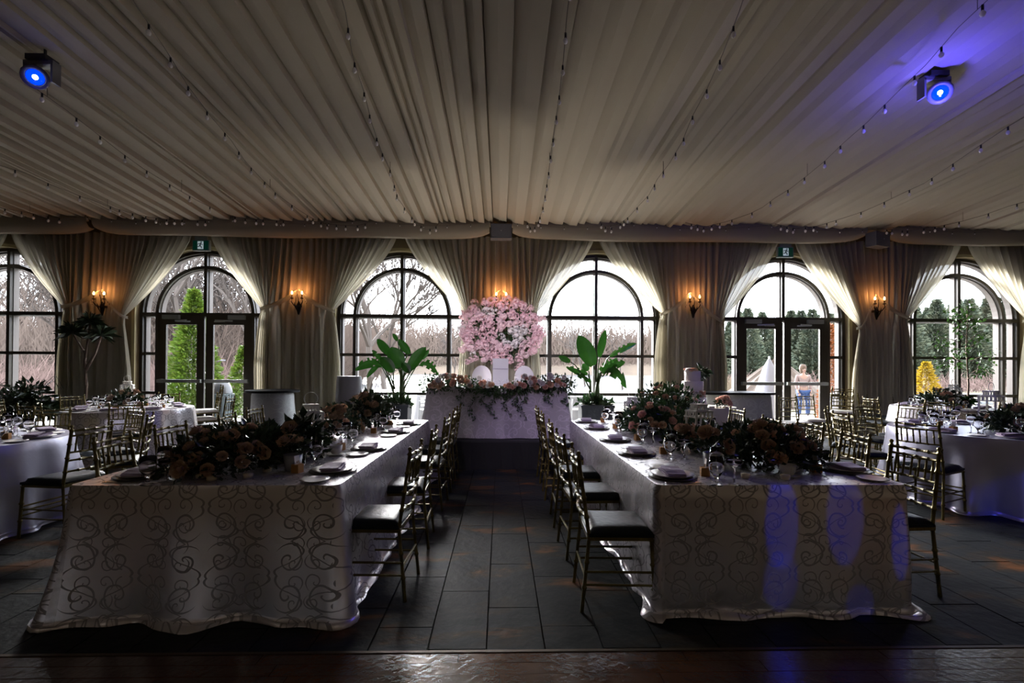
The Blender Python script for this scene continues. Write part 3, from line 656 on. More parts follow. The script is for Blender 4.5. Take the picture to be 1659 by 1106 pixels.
# ================================================================== TABLEWARE
def lm(name, prof, m, n=20, **k): return MB().lathe(prof, n, **k).mesh(name, m, True)
PLATE = lm('plate', [(0, .006), (.08, .004), (.095, .002), (.135, .018), (.137, .021), (.095, .009), (.08, .010), (0, .011)], CHINA, 24)
CHARG = lm('charger_plate', [(0, 0), (.12, 0), (.155, .008), (.156, .012), (.12, .006), (0, .006)], DARKCH, 24)
BREAD = lm('side_plate', [(0, .004), (.055, .002), (.088, .012), (.089, .015), (.055, .007), (0, .008)], CHINA, 20)
def napkin():
    b = MB()
    for k, (dx, dy, rz) in enumerate(((0, 0, 0), (.006, -.004, .07), (-.004, .005, -.05))):
        c, s_ = math.cos(rz), math.sin(rz)
        def f(u, v):
            x = (u-.5)*.23; y = (v-.5)*.12; z = .022+k*.009+.010*math.sin(u*PI)*(1-.5*v)+.004*math.sin(u*9+k)
            return (dx+c*x-s_*y, dy+s_*x+c*y, z)
        b.grid(f, 8, 4); b.box((dx, dy, .018+k*.008), (.22, .11, .008), rz=rz)
    return b.mesh('napkin', NAPK)
NAP = napkin()
def glass(prof, n=16): return lm('glass', prof, GLASS, n)
WINE = [(0, 0), (.034, 0), (.036, .002), (.008, .008), (.004, .015), (.004, .085), (.012, .095), (.036, .125), (.041, .155), (.036, .195), (.0345, .195), (.039, .155), (.034, .127), (.010, .099), (0, .097)]
WATER = [(0, 0), (.034, 0), (.036, .003), (.012, .012), (.008, .03), (.018, .05), (.038, .08), (.041, .11), (.038, .155), (.0365, .155), (.039, .11), (.036, .082), (.014, .056), (0, .052)]
COUPE = [(0, 0), (.034, 0), (.035, .002), (.005, .008), (.004, .09), (.014, .10), (.045, .12), (.048, .14), (.0465, .14), (.043, .122), (.012, .104), (0, .102)]
GL = {'wine glass': glass(WINE), 'water goblet': glass(WATER), 'coupe glass': glass(COUPE)}
def fork():
    b = MB(); b.box((0, -.02, .003), (.012, .12, .003)); b.box((0, .055, .004), (.024, .04, .003))
    for q in (-.009, -.003, .003, .009): b.box((q, .09, .005), (.003, .045, .002))
    return b.mesh('fork', STEEL)
def knife(): b = MB(); b.box((0, -.05, .004), (.014, .09, .006)); b.box((0, .06, .003), (.02, .14, .002)); return b.mesh('knife', STEEL)
FORK, KNIFE = fork(), knife()
FAV = MB().box((0, 0, .028), (.055, .055, .056)).mesh('favour_body', KRAFT)
bb = MB(); bb.tube([(-.02, 0, .057), (-.005, 0, .075), (0, 0, .06), (.008, 0, .078), (.02, 0, .057)], .003, 5); bb.box((0, 0, .057), (.058, .008, .004)); FAVR = bb.mesh('ribbon', M('favour_ribbon', (.6, .45, .3), .5))
FAVC = MB().box((0, .004, .085), (.05, .002, .055), rx=-.15).mesh('name_card', M('white_card', (.75, .73, .70), .8))
CUP = lm('cup', [(0, .012), (.028, .012), (.042, .035), (.046, .075), (.044, .075), (.040, .038), (.026, .016), (0, .016)], CHINA, 18)
SAUC = lm('saucer', [(0, .003), (.04, .002), (.072, .012), (.073, .014), (.04, .006), (0, .007)], CHINA, 18)
HAND = MB().tube([(.044, 0, .062), (.068, 0, .058), (.070, 0, .038), (.042, 0, .03)], .005, 6).mesh('cup_handle', CHINA, True)
VOT = lm('votive_glass', [(.029, .003), (.03, 0), (.036, .075), (.0345, .075)], PANE, 14); VOTW = MB().lathe([(0, .005), (.027, .005), (.030, .032), (0, .034)], 12).mesh('candle', WAX, True)
def setting(cx, cy, ang, where, side=1, gl=3, small=False, fav=True):
    """ang: direction from the seat to the table's middle"""
    c, s_ = math.cos(ang), math.sin(ang)
    def W_(f, r): return (cx+c*f+s_*r, cy+s_*f-c*r, ZTB)
    rz = ang-PI/2; rn = random.Random(where)
    p = W_(0, 0)
    if not small: tag(ob('charger_plate', CHARG, None, p, rz), 'dark charger plate, %s' % where, 'plate', 'chargers')
    tag(ob('plate', PLATE, None, (p[0], p[1], ZTB+.006 if not small else ZTB), rz), 'white dinner plate, %s' % where, 'plate', 'dinner plates')
    tag(ob('napkin', NAP, None, (p[0], p[1], ZTB+.004), rz+rn.uniform(-.15, .15)), 'folded mauve napkin on plate, %s' % where, 'napkin', 'mauve napkins')
    q = W_(.02, -.27); tag(ob('side_plate', BREAD, None, q, 0), 'small white side plate, %s' % where, 'plate', 'side plates')
    if not small:
        q = W_(-.01, -.165); tag(ob('fork', FORK, None, q, rz), 'steel fork, %s' % where, 'fork', 'forks'); q = W_(-.01, .175); tag(ob('knife', KNIFE, None, q, rz), 'steel knife, %s' % where, 'knife', 'knives')
    for (gn, f, r) in (('wine glass', .24, .14), ('water goblet', .20, .225), ('coupe glass', .31, .21))[:gl]:
        q = W_(f+rn.uniform(-.01, .01), r); o = ob(gn.replace(' ', '_'), GL[gn], None, q, rn.uniform(0, 3)); o.scale = (1.1,)*3
        tag(o, 'clear %s, %s' % (gn, where), 'glass', gn+'s')
    if fav:
        q = W_(.23, -.03); place([('favour_body', FAV), ('ribbon', FAVR), ('name_card', FAVC)], 'favour_box', 'amber favour box with name card, %s' % where, 'gift box', q, rz+rn.uniform(-.3, .3), 'favour boxes')
for nm, ys, X, ang in (('left', (3.28, 4.15, 5.2, 5.93), -1.13, PI), ('right', (3.12, 3.93, 4.67, 5.58, 6.25), 1.13, 0)):
    for i, y in enumerate(ys): setting(X, y-.02, ang, '%s place from camera on aisle side, %s long table' % (ORD[i], nm))
for nm, ys, X, ang in (('left', (3.12, 3.72, 4.42, 5.33), -2.30, 0), ('right', (3.28, 3.98, 4.72, 5.5), 2.42, PI)):
    for i, y in enumerate(ys): setting(X, y, ang, '%s place from camera on outer side, %s long table' % (ORD[i], nm), gl=3)
for k, (x, y, r) in RT.items():
    for i, a in enumerate(range(0, 360, 45)):
        A = math.radians(a+15); setting(x+(r-.19)*math.cos(A), y+(r-.19)*math.sin(A), A+PI, '%s, %s round table' % (['right place', 'rear right place', 'rear place', 'rear left place', 'left place', 'front left place', 'front place', 'front right place'][i], k), gl=3 if k in ('near right', 'far left', 'near left') else 2, small=True, fav=(i % 2 == 0))
def cupset(x, y, lb, rz=0, inv=False):
    t = thing('coffee_cup', lb, 'cup', (x, y, ZTB), rz, 'coffee cups'); ob('saucer', SAUC, t); o = ob('cup', CUP, t, scale=1.1); ob('cup_handle', HAND, o)
    if inv: o.rotation_euler = (.9, 0, 0); o.location = (0, .01, .035)
for x, y, lb, rz in ((at(303, 762, Z=.79).x, at(303, 762, Z=.79).y, 'white cup tipped on saucer near left corner of left long table', 1), (1.9, 3.1, 'blue-lit white cup near the front middle of right long table', 0), (-1.32, 3.86, 'white cup beside the lantern, left long table', 2)):
    cupset(x, y, lb, rz, rz == 1)
for i, (px, py, lb) in enumerate(((325, 775, 'leftmost at the front of left long table'), (343, 779, 'second from left at the front of left long table'), (402, 775, 'before the rust roses on left long table'), (433, 765, 'beside the white name card on left long table'),
                     (1208, 775, 'before the flower garland on right long table'), (1272, 777, 'near the blue-lit cup on right long table'), (1125, 730, 'by the lantern on right long table'), (1055, 700, 'by the blush roses on right long table'), (540, 715, 'halfway along the left long table'))):
    p = at(px, py, Z=ZTB); place([('votive_glass', VOT), ('candle', VOTW)], 'tealight_holder', 'glass candle holder %s' % lb, 'candle holder', (p.x, p.y, ZTB), 0, 'candle holders')
# lanterns
def lantern_tpl():
    P = []; b = MB(); b.box((0, 0, .012), (.16, .16, .024)); P.append(('base', b.mesh('base', WHITE)))
    for sx in (-1, 1):
        for sy in (-1, 1): P.append(('post', MB().box((sx*.068, sy*.068, .135), (.014, .014, .222)).mesh('post', WHITE)))
    def tier(z, h, w, nm):
        b = MB(); b.box((0, 0, z+.004), (w+.02, w+.02, .008)); b.box((0, 0, z+h), (w+.01, w+.01, .008))
        for sx in (-1, 1):
            for q in range(5):
                o = (q-2)*w/4.4; b.box((sx*w/2, o, z+h/2), (.006, w/11, h)); b.box((o, sx*w/2, z+h/2), (w/11, .006, h))
        return (nm, b.mesh(nm, WHITE))
    P.append(tier(.246, .05, .15, 'slatted_tier')); P.append(tier(.305, .04, .09, 'slatted_tier'))
    P.append(('roof', MB().box((0, 0, .3), (.15, .15, .008)).mesh('roof', WHITE))); P.append(('cap', MB().box((0, 0, .352), (.1, .1, .008)).mesh('cap', WHITE)))
    P.append(('ring_handle', MB().tube([(.045*math.cos(a), 0, .395+.045*math.sin(a)) for a in [2*PI*i/16 for i in range(17)]], .003, 5).mesh('ring_handle', WHITE, True)))
    P.append(('candle', MB().lathe([(0, .024), (.03, .024), (.03, .11), (0, .112)], 12).mesh('candle', WAX, True)))
    return P
LT = lantern_tpl()
for px, py, rz, sc, lb in ((503, 737, .5, 1.15, 'white slatted lantern between the rust flowers on left long table'), (581, 690, .3, .9, 'small white lantern at the far end of left long table'), (1024, 690, .1, 1.0, 'white lantern at far end of right long table'), (1132, 724, .2, 1.1, 'white lantern beside rust roses on right long table'),
                       (1606, 688, .3, 1.25, 'white lantern on the near right round table'), (1545, 658, .2, 1.2, 'white lantern on the far right round table'), (206, 655, .5, 1.2, 'white lantern on the far left round table')):
    p = at(px, py, Z=ZTB); place(LT, 'lantern', lb, 'lantern', (p.x, p.y, ZTB), rz, 'white wooden lanterns', sc)
# ---- flowers and foliage
def rose_mesh(m, seed, R_=.045):
    rn = random.Random(seed); b = MB()
    for k, (n, r, tilt) in enumerate(((5, 1.0, 1.0), (5, .8, .65), (4, .55, .35), (3, .32, .15))):
        for i in range(n):
            a = 2*PI*i/n+k*.7+rn.uniform(-.1, .1); ca, sa = math.cos(a), math.sin(a)
            def f(u, v):
                w = (u-.5)*2; h = v; rr = R_*r*(.35+.65*math.sin(h*1.4))*(1+.25*tilt*h*h); ww = R_*r*.95*math.sin(PI*(.15+.7*h))*w*1.1
                z = R_*(.95-.2*r)*h*(1.1-.4*tilt)*1.25-.02*R_*w*w; x = rr*(1-.18*w*w)
                return (x*ca-ww*sa, x*sa+ww*ca, z)
            b.grid(f, 2, 3)
    return b.mesh('rose', m, True)
def blossom_mesh(m, seed, R_=.06, n=22):
    rn = random.Random(seed); b = MB()
    for i in range(n):
        d = Vector((rn.gauss(0, 1), rn.gauss(0, 1), rn.gauss(0, 1))).normalized(); c = d*R_*rn.uniform(.7, 1); s = R_*.42
        a = d.orthogonal().normalized(); e = d.cross(a)
        for q in range(5):
            t0, t1 = 2*PI*q/5, 2*PI*(q+.8)/5; m_ = (t0+t1)/2
            b.add([c, c+(a*math.cos(t0)+e*math.sin(t0))*s*.7+d*s*.3, c+(a*math.cos(m_)+e*math.sin(m_))*s+d*s*.35, c+(a*math.cos(t1)+e*math.sin(t1))*s*.7+d*s*.3], [(0, 1, 2, 3)])
    return b.mesh('blossom', m)
def leaves(b, n, rad, size, seed, lift=0, droop=0):
    rn = random.Random(seed)
    for i in range(n):
        d = Vector((rn.gauss(0, 1), rn.gauss(0, 1), abs(rn.gauss(0, 1)) if lift else rn.gauss(0, 1))).normalized(); q = rn.uniform(.35, 1)
        c = Vector((d.x*rad[0]*q, d.y*rad[1]*q, d.z*rad[2]*q+lift))
        t = (d+Vector((rn.gauss(0, .6), rn.gauss(0, .6), rn.gauss(0, .6)-droop))).normalized(); s = t.orthogonal().normalized(); s = (Matrix.Rotation(rn.uniform(0, 6.28), 3, t) @ s); nn = t.cross(s)
        L_ = size*rn.uniform(.6, 1.3); w_ = L_*rn.uniform(.2, .3)
        b.add([c, c+t*L_*.45+s*w_, c+t*L_-nn*L_*.15, c+t*L_*.45-s*w_, c+t*L_*.5-nn*L_*.06], [(0, 1, 4), (1, 2, 4), (2, 3, 4), (3, 0, 4)])
ROSE = {k: [rose_mesh(m, i*7+j) for j in range(2)] for i, (k, m) in enumerate((('rust', RUST), ('blush', BLUSH), ('peach', PEACH), ('white', WHITEF)))}
def arrangement(lb, loc, rad, nl, size, roses, cols, seed, leafm=LEAF, rs=1.0, grp='table flower arrangements', vase=False, lift=.03, name='flower_arrangement', front=None):
    t = thing(name, lb, 'flowers', loc, 0, grp); b = MB(); leaves(b, nl, rad, size, seed, lift); rn = random.Random(seed)
    for i in range(10): 
        a = rn.uniform(0, 6.28); b.tube([(0, 0, lift), (rad[0]*.5*math.cos(a), rad[1]*.5*math.sin(a), lift+rad[2]*.5), (rad[0]*.9*math.cos(a), rad[1]*.9*math.sin(a), lift+rad[2]*.7)], .003, 4)
    stuff(ob('foliage', b.mesh('foliage', leafm), t))
    for i in range(roses):
        a = rn.uniform(-2.6, -.5) if (front is None and rn.random() < .6) else rn.uniform(0, 6.28); e = rn.uniform(.15, 1.35); d = Vector((math.cos(a)*math.cos(e), math.sin(a)*math.cos(e), math.sin(e)))
        p = Vector((d.x*rad[0], d.y*rad[1], d.z*rad[2]+lift))*rn.uniform(.85, 1.02); c = rn.choice(cols)
        o = ob('rose', ROSE[c][i % 2], t, p, scale=rn.uniform(.7, 1.25)*rs); o.rotation_euler = d.to_track_quat('Z', 'Y').to_euler()
    if vase: ob('bucket', MB().lathe([(0, 0), (.05, 0), (.062, .11), (.058, .11), (.048, .006)], 16).mesh('bucket', M('galvanised_bucket', (.35, .36, .40), .4, metal=.4), True), t)
    return t
A = arrangement
A('dark garland with rust roses at the camera end of left long table', (-1.87, 3.45, ZTB), (.40, .55, .27), 2600, .06, 26, ['rust'], 1, rs=.85)
A('tall dark foliage right of first garland, left long table', (-1.55, 3.75, ZTB), (.17, .22, .30), 520, .09, 5, ['rust'], 2)
A('ochre and rust roses halfway along the left long table', (-1.62, 4.75, ZTB), (.24, .40, .30), 950, .055, 46, ['rust', 'rust', 'peach'], 3, rs=.72)
A('dark leafy garland at far end of left long table', (-1.6, 5.85, ZTB), (.26, .42, .36), 900, .09, 10, ['rust'], 4)
A('dark garland with rust roses at the camera end of right long table', (1.98, 3.62, ZTB), (.40, .55, .27), 2600, .06, 26, ['rust', 'rust', 'peach'], 5, rs=.85)
A('cluster of rust roses by the lantern on right long table', (1.62, 4.15, ZTB), (.17, .2, .17), 240, .07, 14, ['rust', 'peach'], 6, rs=.95)
A('lush garland with blush roses at far half of right long table', (1.75, 5.35, ZTB), (.40, .60, .30), 2600, .06, 28, ['blush', 'peach'], 7, LEAFG, rs=.75)
A('high mound of blush roses at far end of right long table', (2.15, 6.1, ZTB), (.50, .38, .50), 2400, .065, 26, ['blush', 'peach'], 8, LEAFG, rs=.72)
A('dark foliage in metal bucket beside wine glass, right long table', (1.52, 3.38, ZTB), (.13, .13, .16), 160, .06, 3, ['rust'], 9, vase=True, lift=.14)
A('dark foliage in metal bucket beside name card, left long table', (-1.42, 3.3, ZTB), (.10, .10, .10), 90, .06, 2, ['rust'], 10, vase=True, lift=.13)
A('rust flowers on the near right round table', (6.0, 5.35, ZTB), (.42, .26, .26), 700, .08, 16, ['rust'], 11)
A('rust flowers on the far right round table', (8.5, 9.0, ZTB), (.42, .24, .30), 500, .09, 12, ['rust', 'peach'], 12)
A('rust flowers on the far left round table', (-6.25, 8.1, ZTB), (.3, .22, .26), 400, .08, 12, ['rust'], 13)
A('dark flowers on the near left round table', (-5.3, 4.7, ZTB), (.28, .22, .22), 400, .08, 8, ['rust'], 14)
# head table garland
t = thing('head_table_garland', 'green garland with blush roses along the front edge of head table', 'flowers', (0, 0, 0)); b = MB(); rn = random.Random(77)
for i in range(26):
    x = -1.12+2.16*i/25; dz = -.02-.12*math.exp(-((x-.0)/.28)**2); bb = MB(); leaves(bb, 150, (.12, .13, .12-.03*math.cos(x*3)), .05, 100+i, droop=.3)
    b.add([(vx_+x, vy_+7.30, vz_+HZ+.06+dz) for vx_, vy_, vz_ in bb.v], bb.f)
for x, L_ in ((-.42, .46), (-.12, .40), (.33, .40), (.1, .34), (-.6, .2), (.72, .18), (.25, .25), (-.25, .22), (1.0, .22)):
    P = [Vector((x+.05*math.sin(q*.9), 7.22-.02*q/8, HZ-.04-L_*q/8)) for q in range(9)]; b.tube(P, .003, 4)
    for q in range(1, 9):
        bb = MB(); leaves(bb, 6, (.025, .02, .02), .045, int(x*90)+q, droop=.5); b.add([(Vector(v)+P[q])[:] for v in bb.v], bb.f)
stuff(ob('foliage', b.mesh('foliage', LEAFG), t))
for i in range(78):
    x = rn.choice((-1, 1))*rn.uniform(.08, 1.02)-.04; z = HZ+.09+rn.uniform(-.09, .11)*(1 if abs(x) > .3 else .3)-.10*math.exp(-(x/.28)**2); c = rn.choice(('blush', 'peach', 'white'))
    o = ob('rose', ROSE[c][i % 2], t, (x, 7.17+rn.uniform(-.03, .05), z), scale=rn.uniform(.55, .95)); o.rotation_euler = Vector((rn.gauss(0, .3), -1, rn.uniform(0, .8))).to_track_quat('Z', 'Y').to_euler()
# flower wall
fw = thing('flower_wall', 'large pink and white blossom flower wall hung on the central curtain', 'flowers', (0, 0, 0)); b = MB(); rn = random.Random(5)
BL = [blossom_mesh(m, i, .075) for i, m in enumerate((PINKF, PALEF, WHITEF, PINKF))]
def inwall(x, z): return ((x-.02)/.86)**2+((z-2.27)/.66)**2 < 1 and not (z < 1.85 and .10 < x < .95 and rn.random() < .7)
cnt = 0; k = 0
while cnt < 285 and k < 5000:
    k += 1; x = rn.uniform(-.86, .92); z = rn.uniform(1.58, 2.98)
    e = ((x-.02)/.88)**2+((z-2.28)/.70)**2
    if e > 1 and rn.random() > .12: continue
    if e > 1.35: continue
    if z < 1.82 and x > .12 and rn.random() < .75: continue
    wh = math.sin(x*5+z*3)+math.sin(z*7-x*4); m_ = 2 if wh > .8 else (1 if wh > -.2 else 0)
    if z > 2.75: m_ = 0
    ob('blossom', BL[m_], fw, (x, 10.14-rn.uniform(0, .14), z), scale=rn.uniform(.65, 1.15), rot=(rn.uniform(0, 3), rn.uniform(0, 3), 0)); cnt += 1
for x, z in ((.20, 1.72), (.22, 1.64), (.37, 1.75), (.42, 1.68), (.45, 1.6), (.40, 1.53), (.35, 1.48), (-.62, 1.66), (-.52, 1.7), (-.70, 1.62)): ob('blossom', BL[0], fw, (x, 10.05, z), scale=.8)
bb = MB(); leaves(bb, 1500, (.82, .06, .64), .10, 9); stuff(ob('foliage', MB().add([(a+.02, c+10.2, d+2.27) for a, c, d in bb.v], bb.f).mesh('foliage', LEAFG), fw))
# head table white pieces
p = at(811, 588, Y=8.35)
t = thing('sign_stand', 'tall white lacquered box standing behind the head table', 'pedestal', (p.x, 8.35, .42)); ob('column', MB().box((0, 0, .62), (.27, .2, 1.24)).mesh('column', LACQ), t); ob('collar', MB().box((0, 0, 1.06), (.29, .22, .012)).mesh('collar', M('silver_collar', (.6, .55, .68), .3, metal=.5)), t)
t = thing('script_sign', 'white cut-out script sign on the middle of head table', 'sign', (0, 7.62, HZ)); b = MB()
for i in range(13):
    x = -.26+.05*i; h = .06+.03*math.sin(i*2.1)
    b.tube([(x+.022*math.cos(a)+.02, 0, .035+h*(.5+.5*math.sin(a))) for a in [2*PI*q/12 for q in range(13)]], .006, 5)
b.tube([(-.28, 0, .02), (.38, 0, .02)], .008, 6); ob('lettering_loops', b.mesh('loops', LACQ, True), t); ob('foot', MB().box((.05, 0, .006), (.5, .05, .012)).mesh('foot', LACQ), t)
for px, lb in ((780, 'left'), (850, 'right')):
    p = at(px, 592, Y=8.6); t = thing('round_back_chair', 'white round-backed chair behind the head table, %s' % lb, 'chair', (p.x, 8.55, .42), 0, 'white chairs behind head table')
    b = MB(); N_ = 24; vs = [(0.18*math.cos(2*PI*i/N_), y_, .90+.22*math.sin(2*PI*i/N_)) for y_ in (.20, .25) for i in range(N_)]
    b.add(vs, [tuple(range(N_)), tuple(range(N_, 2*N_))[::-1]]+[(i, N_+i, N_+(i+1) % N_, (i+1) % N_) for i in range(N_)]); ob('backrest', b.mesh('backrest', LACQ), t)
    ob('seat', MB().lathe([(0, .42), (.23, .42), (.25, .45), (.23, .49), (0, .50)], 20).mesh('seat', LACQ, True), t)
    for sx in (-1, 1):
        for sy in (-1, 1): ob('leg', MB().tube([(sx*.17, sy*.17, 0), (sx*.16, sy*.16, .43)], [.012, .018], 8).mesh('leg', LACQ), t)
        ob('back_post', MB().tube([(sx*.14, .2, .45), (sx*.14, .225, .72)], .014, 8).mesh('back_post', LACQ), t)
# ---- side tables, cake
def drum_table(nm, lb, x, y, r, h, m, top, rect=None):
    P = circle(x, y, r, 90) if not rect else rrect(x-rect[0]/2, y-rect[1]/2, x+rect[0]/2, y+rect[1]/2, .08)
    cloth(nm, lb, P, h, .0, m, .06, .02, 2.0, int(x*10), .03, grp='cloths on side tables')
    if top:
        o = MB(); Q = circle(x, y, r+.12, 60) if not rect else rrect(x-rect[0]/2-.1, y-rect[1]/2-.08, x+rect[0]/2+.1, y+rect[1]/2+.08, .2)
        n = len(Q); o.add([(a, c, h+.002) for a, c in Q]+[(a, c, h+.045) for a, c in Q], [tuple(range(n))[::-1], tuple(range(n, 2*n))]+[(i, (i+1) % n, n+(i+1) % n, n+i) for i in range(n)])
        tag(ob('table_top', o.mesh('table_top', BLKTOP)), 'black bar top %s' % top, 'table top', 'black bar tops')
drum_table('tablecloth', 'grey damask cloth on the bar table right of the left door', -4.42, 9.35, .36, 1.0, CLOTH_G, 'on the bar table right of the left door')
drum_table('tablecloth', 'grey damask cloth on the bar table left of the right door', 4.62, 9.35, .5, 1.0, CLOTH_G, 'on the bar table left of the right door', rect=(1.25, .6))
drum_table('tablecloth', 'plain grey cloth on the tall stand by the left potted plant', -2.95, 9.35, .22, 1.32, M('grey_cloth', (.20, .20, .22), .6, bump=(6, .3)), None)
drum_table('tablecloth', 'cream cloth on the cake table', 3.55, 8.0, .42, .86, M('cream_cloth', (.50, .46, .38), .7, bump=(6, .3)), None)
p = at(1120, 655, Y=7.95); t = thing('wedding_cake', 'three tier white wedding cake with roses on the cake table', 'cake', (p.x, 7.9, .862))
ICE = M('cake_icing', (.78, .70, .68), .6, bump=(60, .3))
zz = 0
for i, (r, h) in enumerate(((.215, .16), (.17, .12), (.17, .15), (.125, .17))):
    nm = 'tier' if i != 1 else 'flower_band'
    ob(nm, MB().lathe([(0, zz), (r, zz), (r+.003, zz+.01), (r+.003, zz+h-.01), (r-.008, zz+h), (0, zz+h)], 28).mesh(nm, ICE, True), t)
    if i == 1:
        for q in range(44): a = rn.uniform(0, 6.28); ob('rose', ROSE[rn.choice(('blush', 'white'))][q % 2], t, ((r+.01)*math.cos(a), (r+.01)*math.sin(a), zz+rn.uniform(.02, .10)), scale=.55, rot=(PI/2, 0, a+PI/2))
    zz += h
for q in range(9): a = rn.uniform(0, 6.28); ob('rose', ROSE[('white', 'blush', 'peach')[q % 3]][0], t, (.09*math.cos(a)-.01, .09*math.sin(a), zz), scale=1.0, rot=(rn.uniform(-.6, .6), rn.uniform(-.6, .6), 0))
bb = MB(); leaves(bb, 60, (.12, .06, .08), .12, 4, droop=.4); stuff(ob('foliage', MB().add([(a+.14, c, d+zz-.03) for a, c, d in bb.v], bb.f).mesh('foliage', LEAF), t))
A('blush rose posy on the right of the cake table', (3.72, 7.85, .862), (.13, .1, .13), 140, .07, 12, ['blush', 'peach'], 41, LEAF, .9, 'flowers by the cake')
for q in range(6): place([('votive_glass', VOT), ('candle', VOTW)], 'tealight_holder', 'small glass candle on cake table, %s from the cake' % ORD[q], 'candle holder', (3.42+.055*q, 7.66-.0+.02*(q % 2), .862), 0, 'candles on the cake table', .8)
# ---- potted plants
def paddle(b, base, tip, w, sag=.0, tilt=.3, slit=0, seed=0):
    base, tip = Vector(base), Vector(tip); ax = tip-base; L_ = ax.length; s = ax.cross(Vector((0, 1, .15))).normalized(); nn = s.cross(ax).normalized(); nu, nv = 4, 12
    def f(u, v):
        c = (u-.5)*2; ww = w/2*max(.04, math.sin(PI*min(1, .06+v*.94))**.6); mid = base+ax*v+Vector((0, 0, 4*sag*v*(1-v)))
        return mid+s*c*ww+nn*abs(c)*ww*tilt*(1 if seed % 2 else -1)
    n0 = len(b.f); b.grid(f, nu, nv)
    if slit:
        rn = random.Random(seed); dead = {(j, i) for j in range(2, nv-1) for i in (0, 3) if rn.random() < .38}
        keep = [q for q in range(nu*nv) if (q//nu, q % nu) not in dead]; fs = b.f[n0:]; ms = b.m[n0:]; b.f = b.f[:n0]+[fs[q] for q in keep]; b.m = b.m[:n0]+[ms[q] for q in keep]
def palm(lb, Y, pot, pots, stems, specs, seed):
    p = at(*pot, Y=Y); t = thing('potted_palm', lb, 'potted plant', (0, 0, 0), 0, 'potted banana-leaf plants'); rn = random.Random(seed); top = p.z
    w2 = pots; b = MB(); b.box((p.x, Y, top/2), (w2, .42, top), taper=1.06); ob('planter', b.mesh('planter', STONE), t)
    b = MB(); b.box((p.x, Y, top+.01), (w2+.06, .48, .05)); ob('rim', b.mesh('rim', STONE), t); ob('soil', MB().box((p.x, Y, top+.036), (w2-.03, .36, .01)).mesh('soil', SOIL), t)
    for (bx, by), (tx, ty), r0 in stems:
        a, c = at(bx, by, Y=Y), at(tx, ty, Y=Y); ob('trunk', MB().tube([a, a.lerp(c, .5), c], [r0, r0*.85, r0*.5], 8).mesh('trunk', PETI, True), t)
    for k, (o_, bs, tp, wd, sag, dy, slit) in enumerate(specs):
        a, c, e = at(*o_, Y=Y), at(*bs, Y=Y+dy), at(*tp, Y=Y+dy*1.8); b = MB()
        b.tube([a, a.lerp(c, .35)+Vector((0, 0, .06)), a.lerp(c, .75)+Vector((0, 0, .07)), c], [.018, .014, .011, .009], 6); st = ob('petiole', b.mesh('petiole', PETI, True), t)
        b = MB(); paddle(b, c, e, wd*Y/F_PX, sag, .35, slit, k); lf = ob('leaf', b.mesh('leaf', PALM, True), t)
    bb = MB(); leaves(bb, 260, (w2*.6, .22, .16), .12, seed, .02); stuff(ob('underplanting', MB().add([(a+p.x, c+Y, d+top) for a, c, d in bb.v], bb.f).mesh('underplanting', LEAFG), t))
palm('potted banana-leaf plant in square planter left of the head table', 9.25, (641, 657), .52, [((652, 655), (650, 600), .06), ((640, 655), (636, 625), .035)],
     [((650, 610), (634, 575), (611, 549), 15, .0, .1, 0), ((650, 600), (644, 552), (636, 540), 7, 0, 0, 0), ((650, 600), (664, 573), (646, 549), 13, 0, -.1, 0), ((650, 600), (647, 597), (634, 562), 27, 0, -.2, 0),
      ((652, 615), (661, 601), (690, 562), 18, .03, -.1, 0), ((652, 625), (684, 582), (695, 566), 7, 0, 0, 0), ((637, 630), (618, 592), (575, 600), 17, .10, -.05, 1), ((638, 630), (637, 603), (617, 578), 19, 0, -.25, 0),
      ((636, 630), (614, 592), (594, 612), 8, .03, 0, 0), ((655, 630), (680, 590), (711, 609), 15, .10, 0, 1), ((640, 630), (619, 586), (603, 567), 11, 0, 0, 1), ((650, 620), (663, 604), (652, 587), 14, 0, -.15, 0)], 3)
palm('potted banana-leaf plant in square planter right of the head table', 9.15, (965, 658), .58, [((967, 657), (968, 618), .06), ((957, 655), (955, 632), .03)],
     [((967, 620), (961, 592), (937, 543), 27, 0, -.1, 0), ((968, 620), (971, 578), (981, 534), 13, 0, 0, 0), ((969, 620), (988, 577), (1031, 556), 11, .03, .1, 1), ((969, 622), (975, 603), (1013, 586), 17, .03, -.1, 1),
      ((969, 625), (976, 609), (1015, 629), 22, .22, -.15, 1), ((957, 632), (924, 586), (905, 577), 10, 0, 0, 0), ((957, 632), (952, 606), (917, 594), 11, 0, .05, 1), ((957, 632), (953, 600), (944, 589), 12, 0, 0, 0), ((957, 635), (957, 618), (930, 604), 10, .02, -.1, 1), ((969, 625), (972, 600), (1000, 580), 14, 0, .1, 1)], 4)
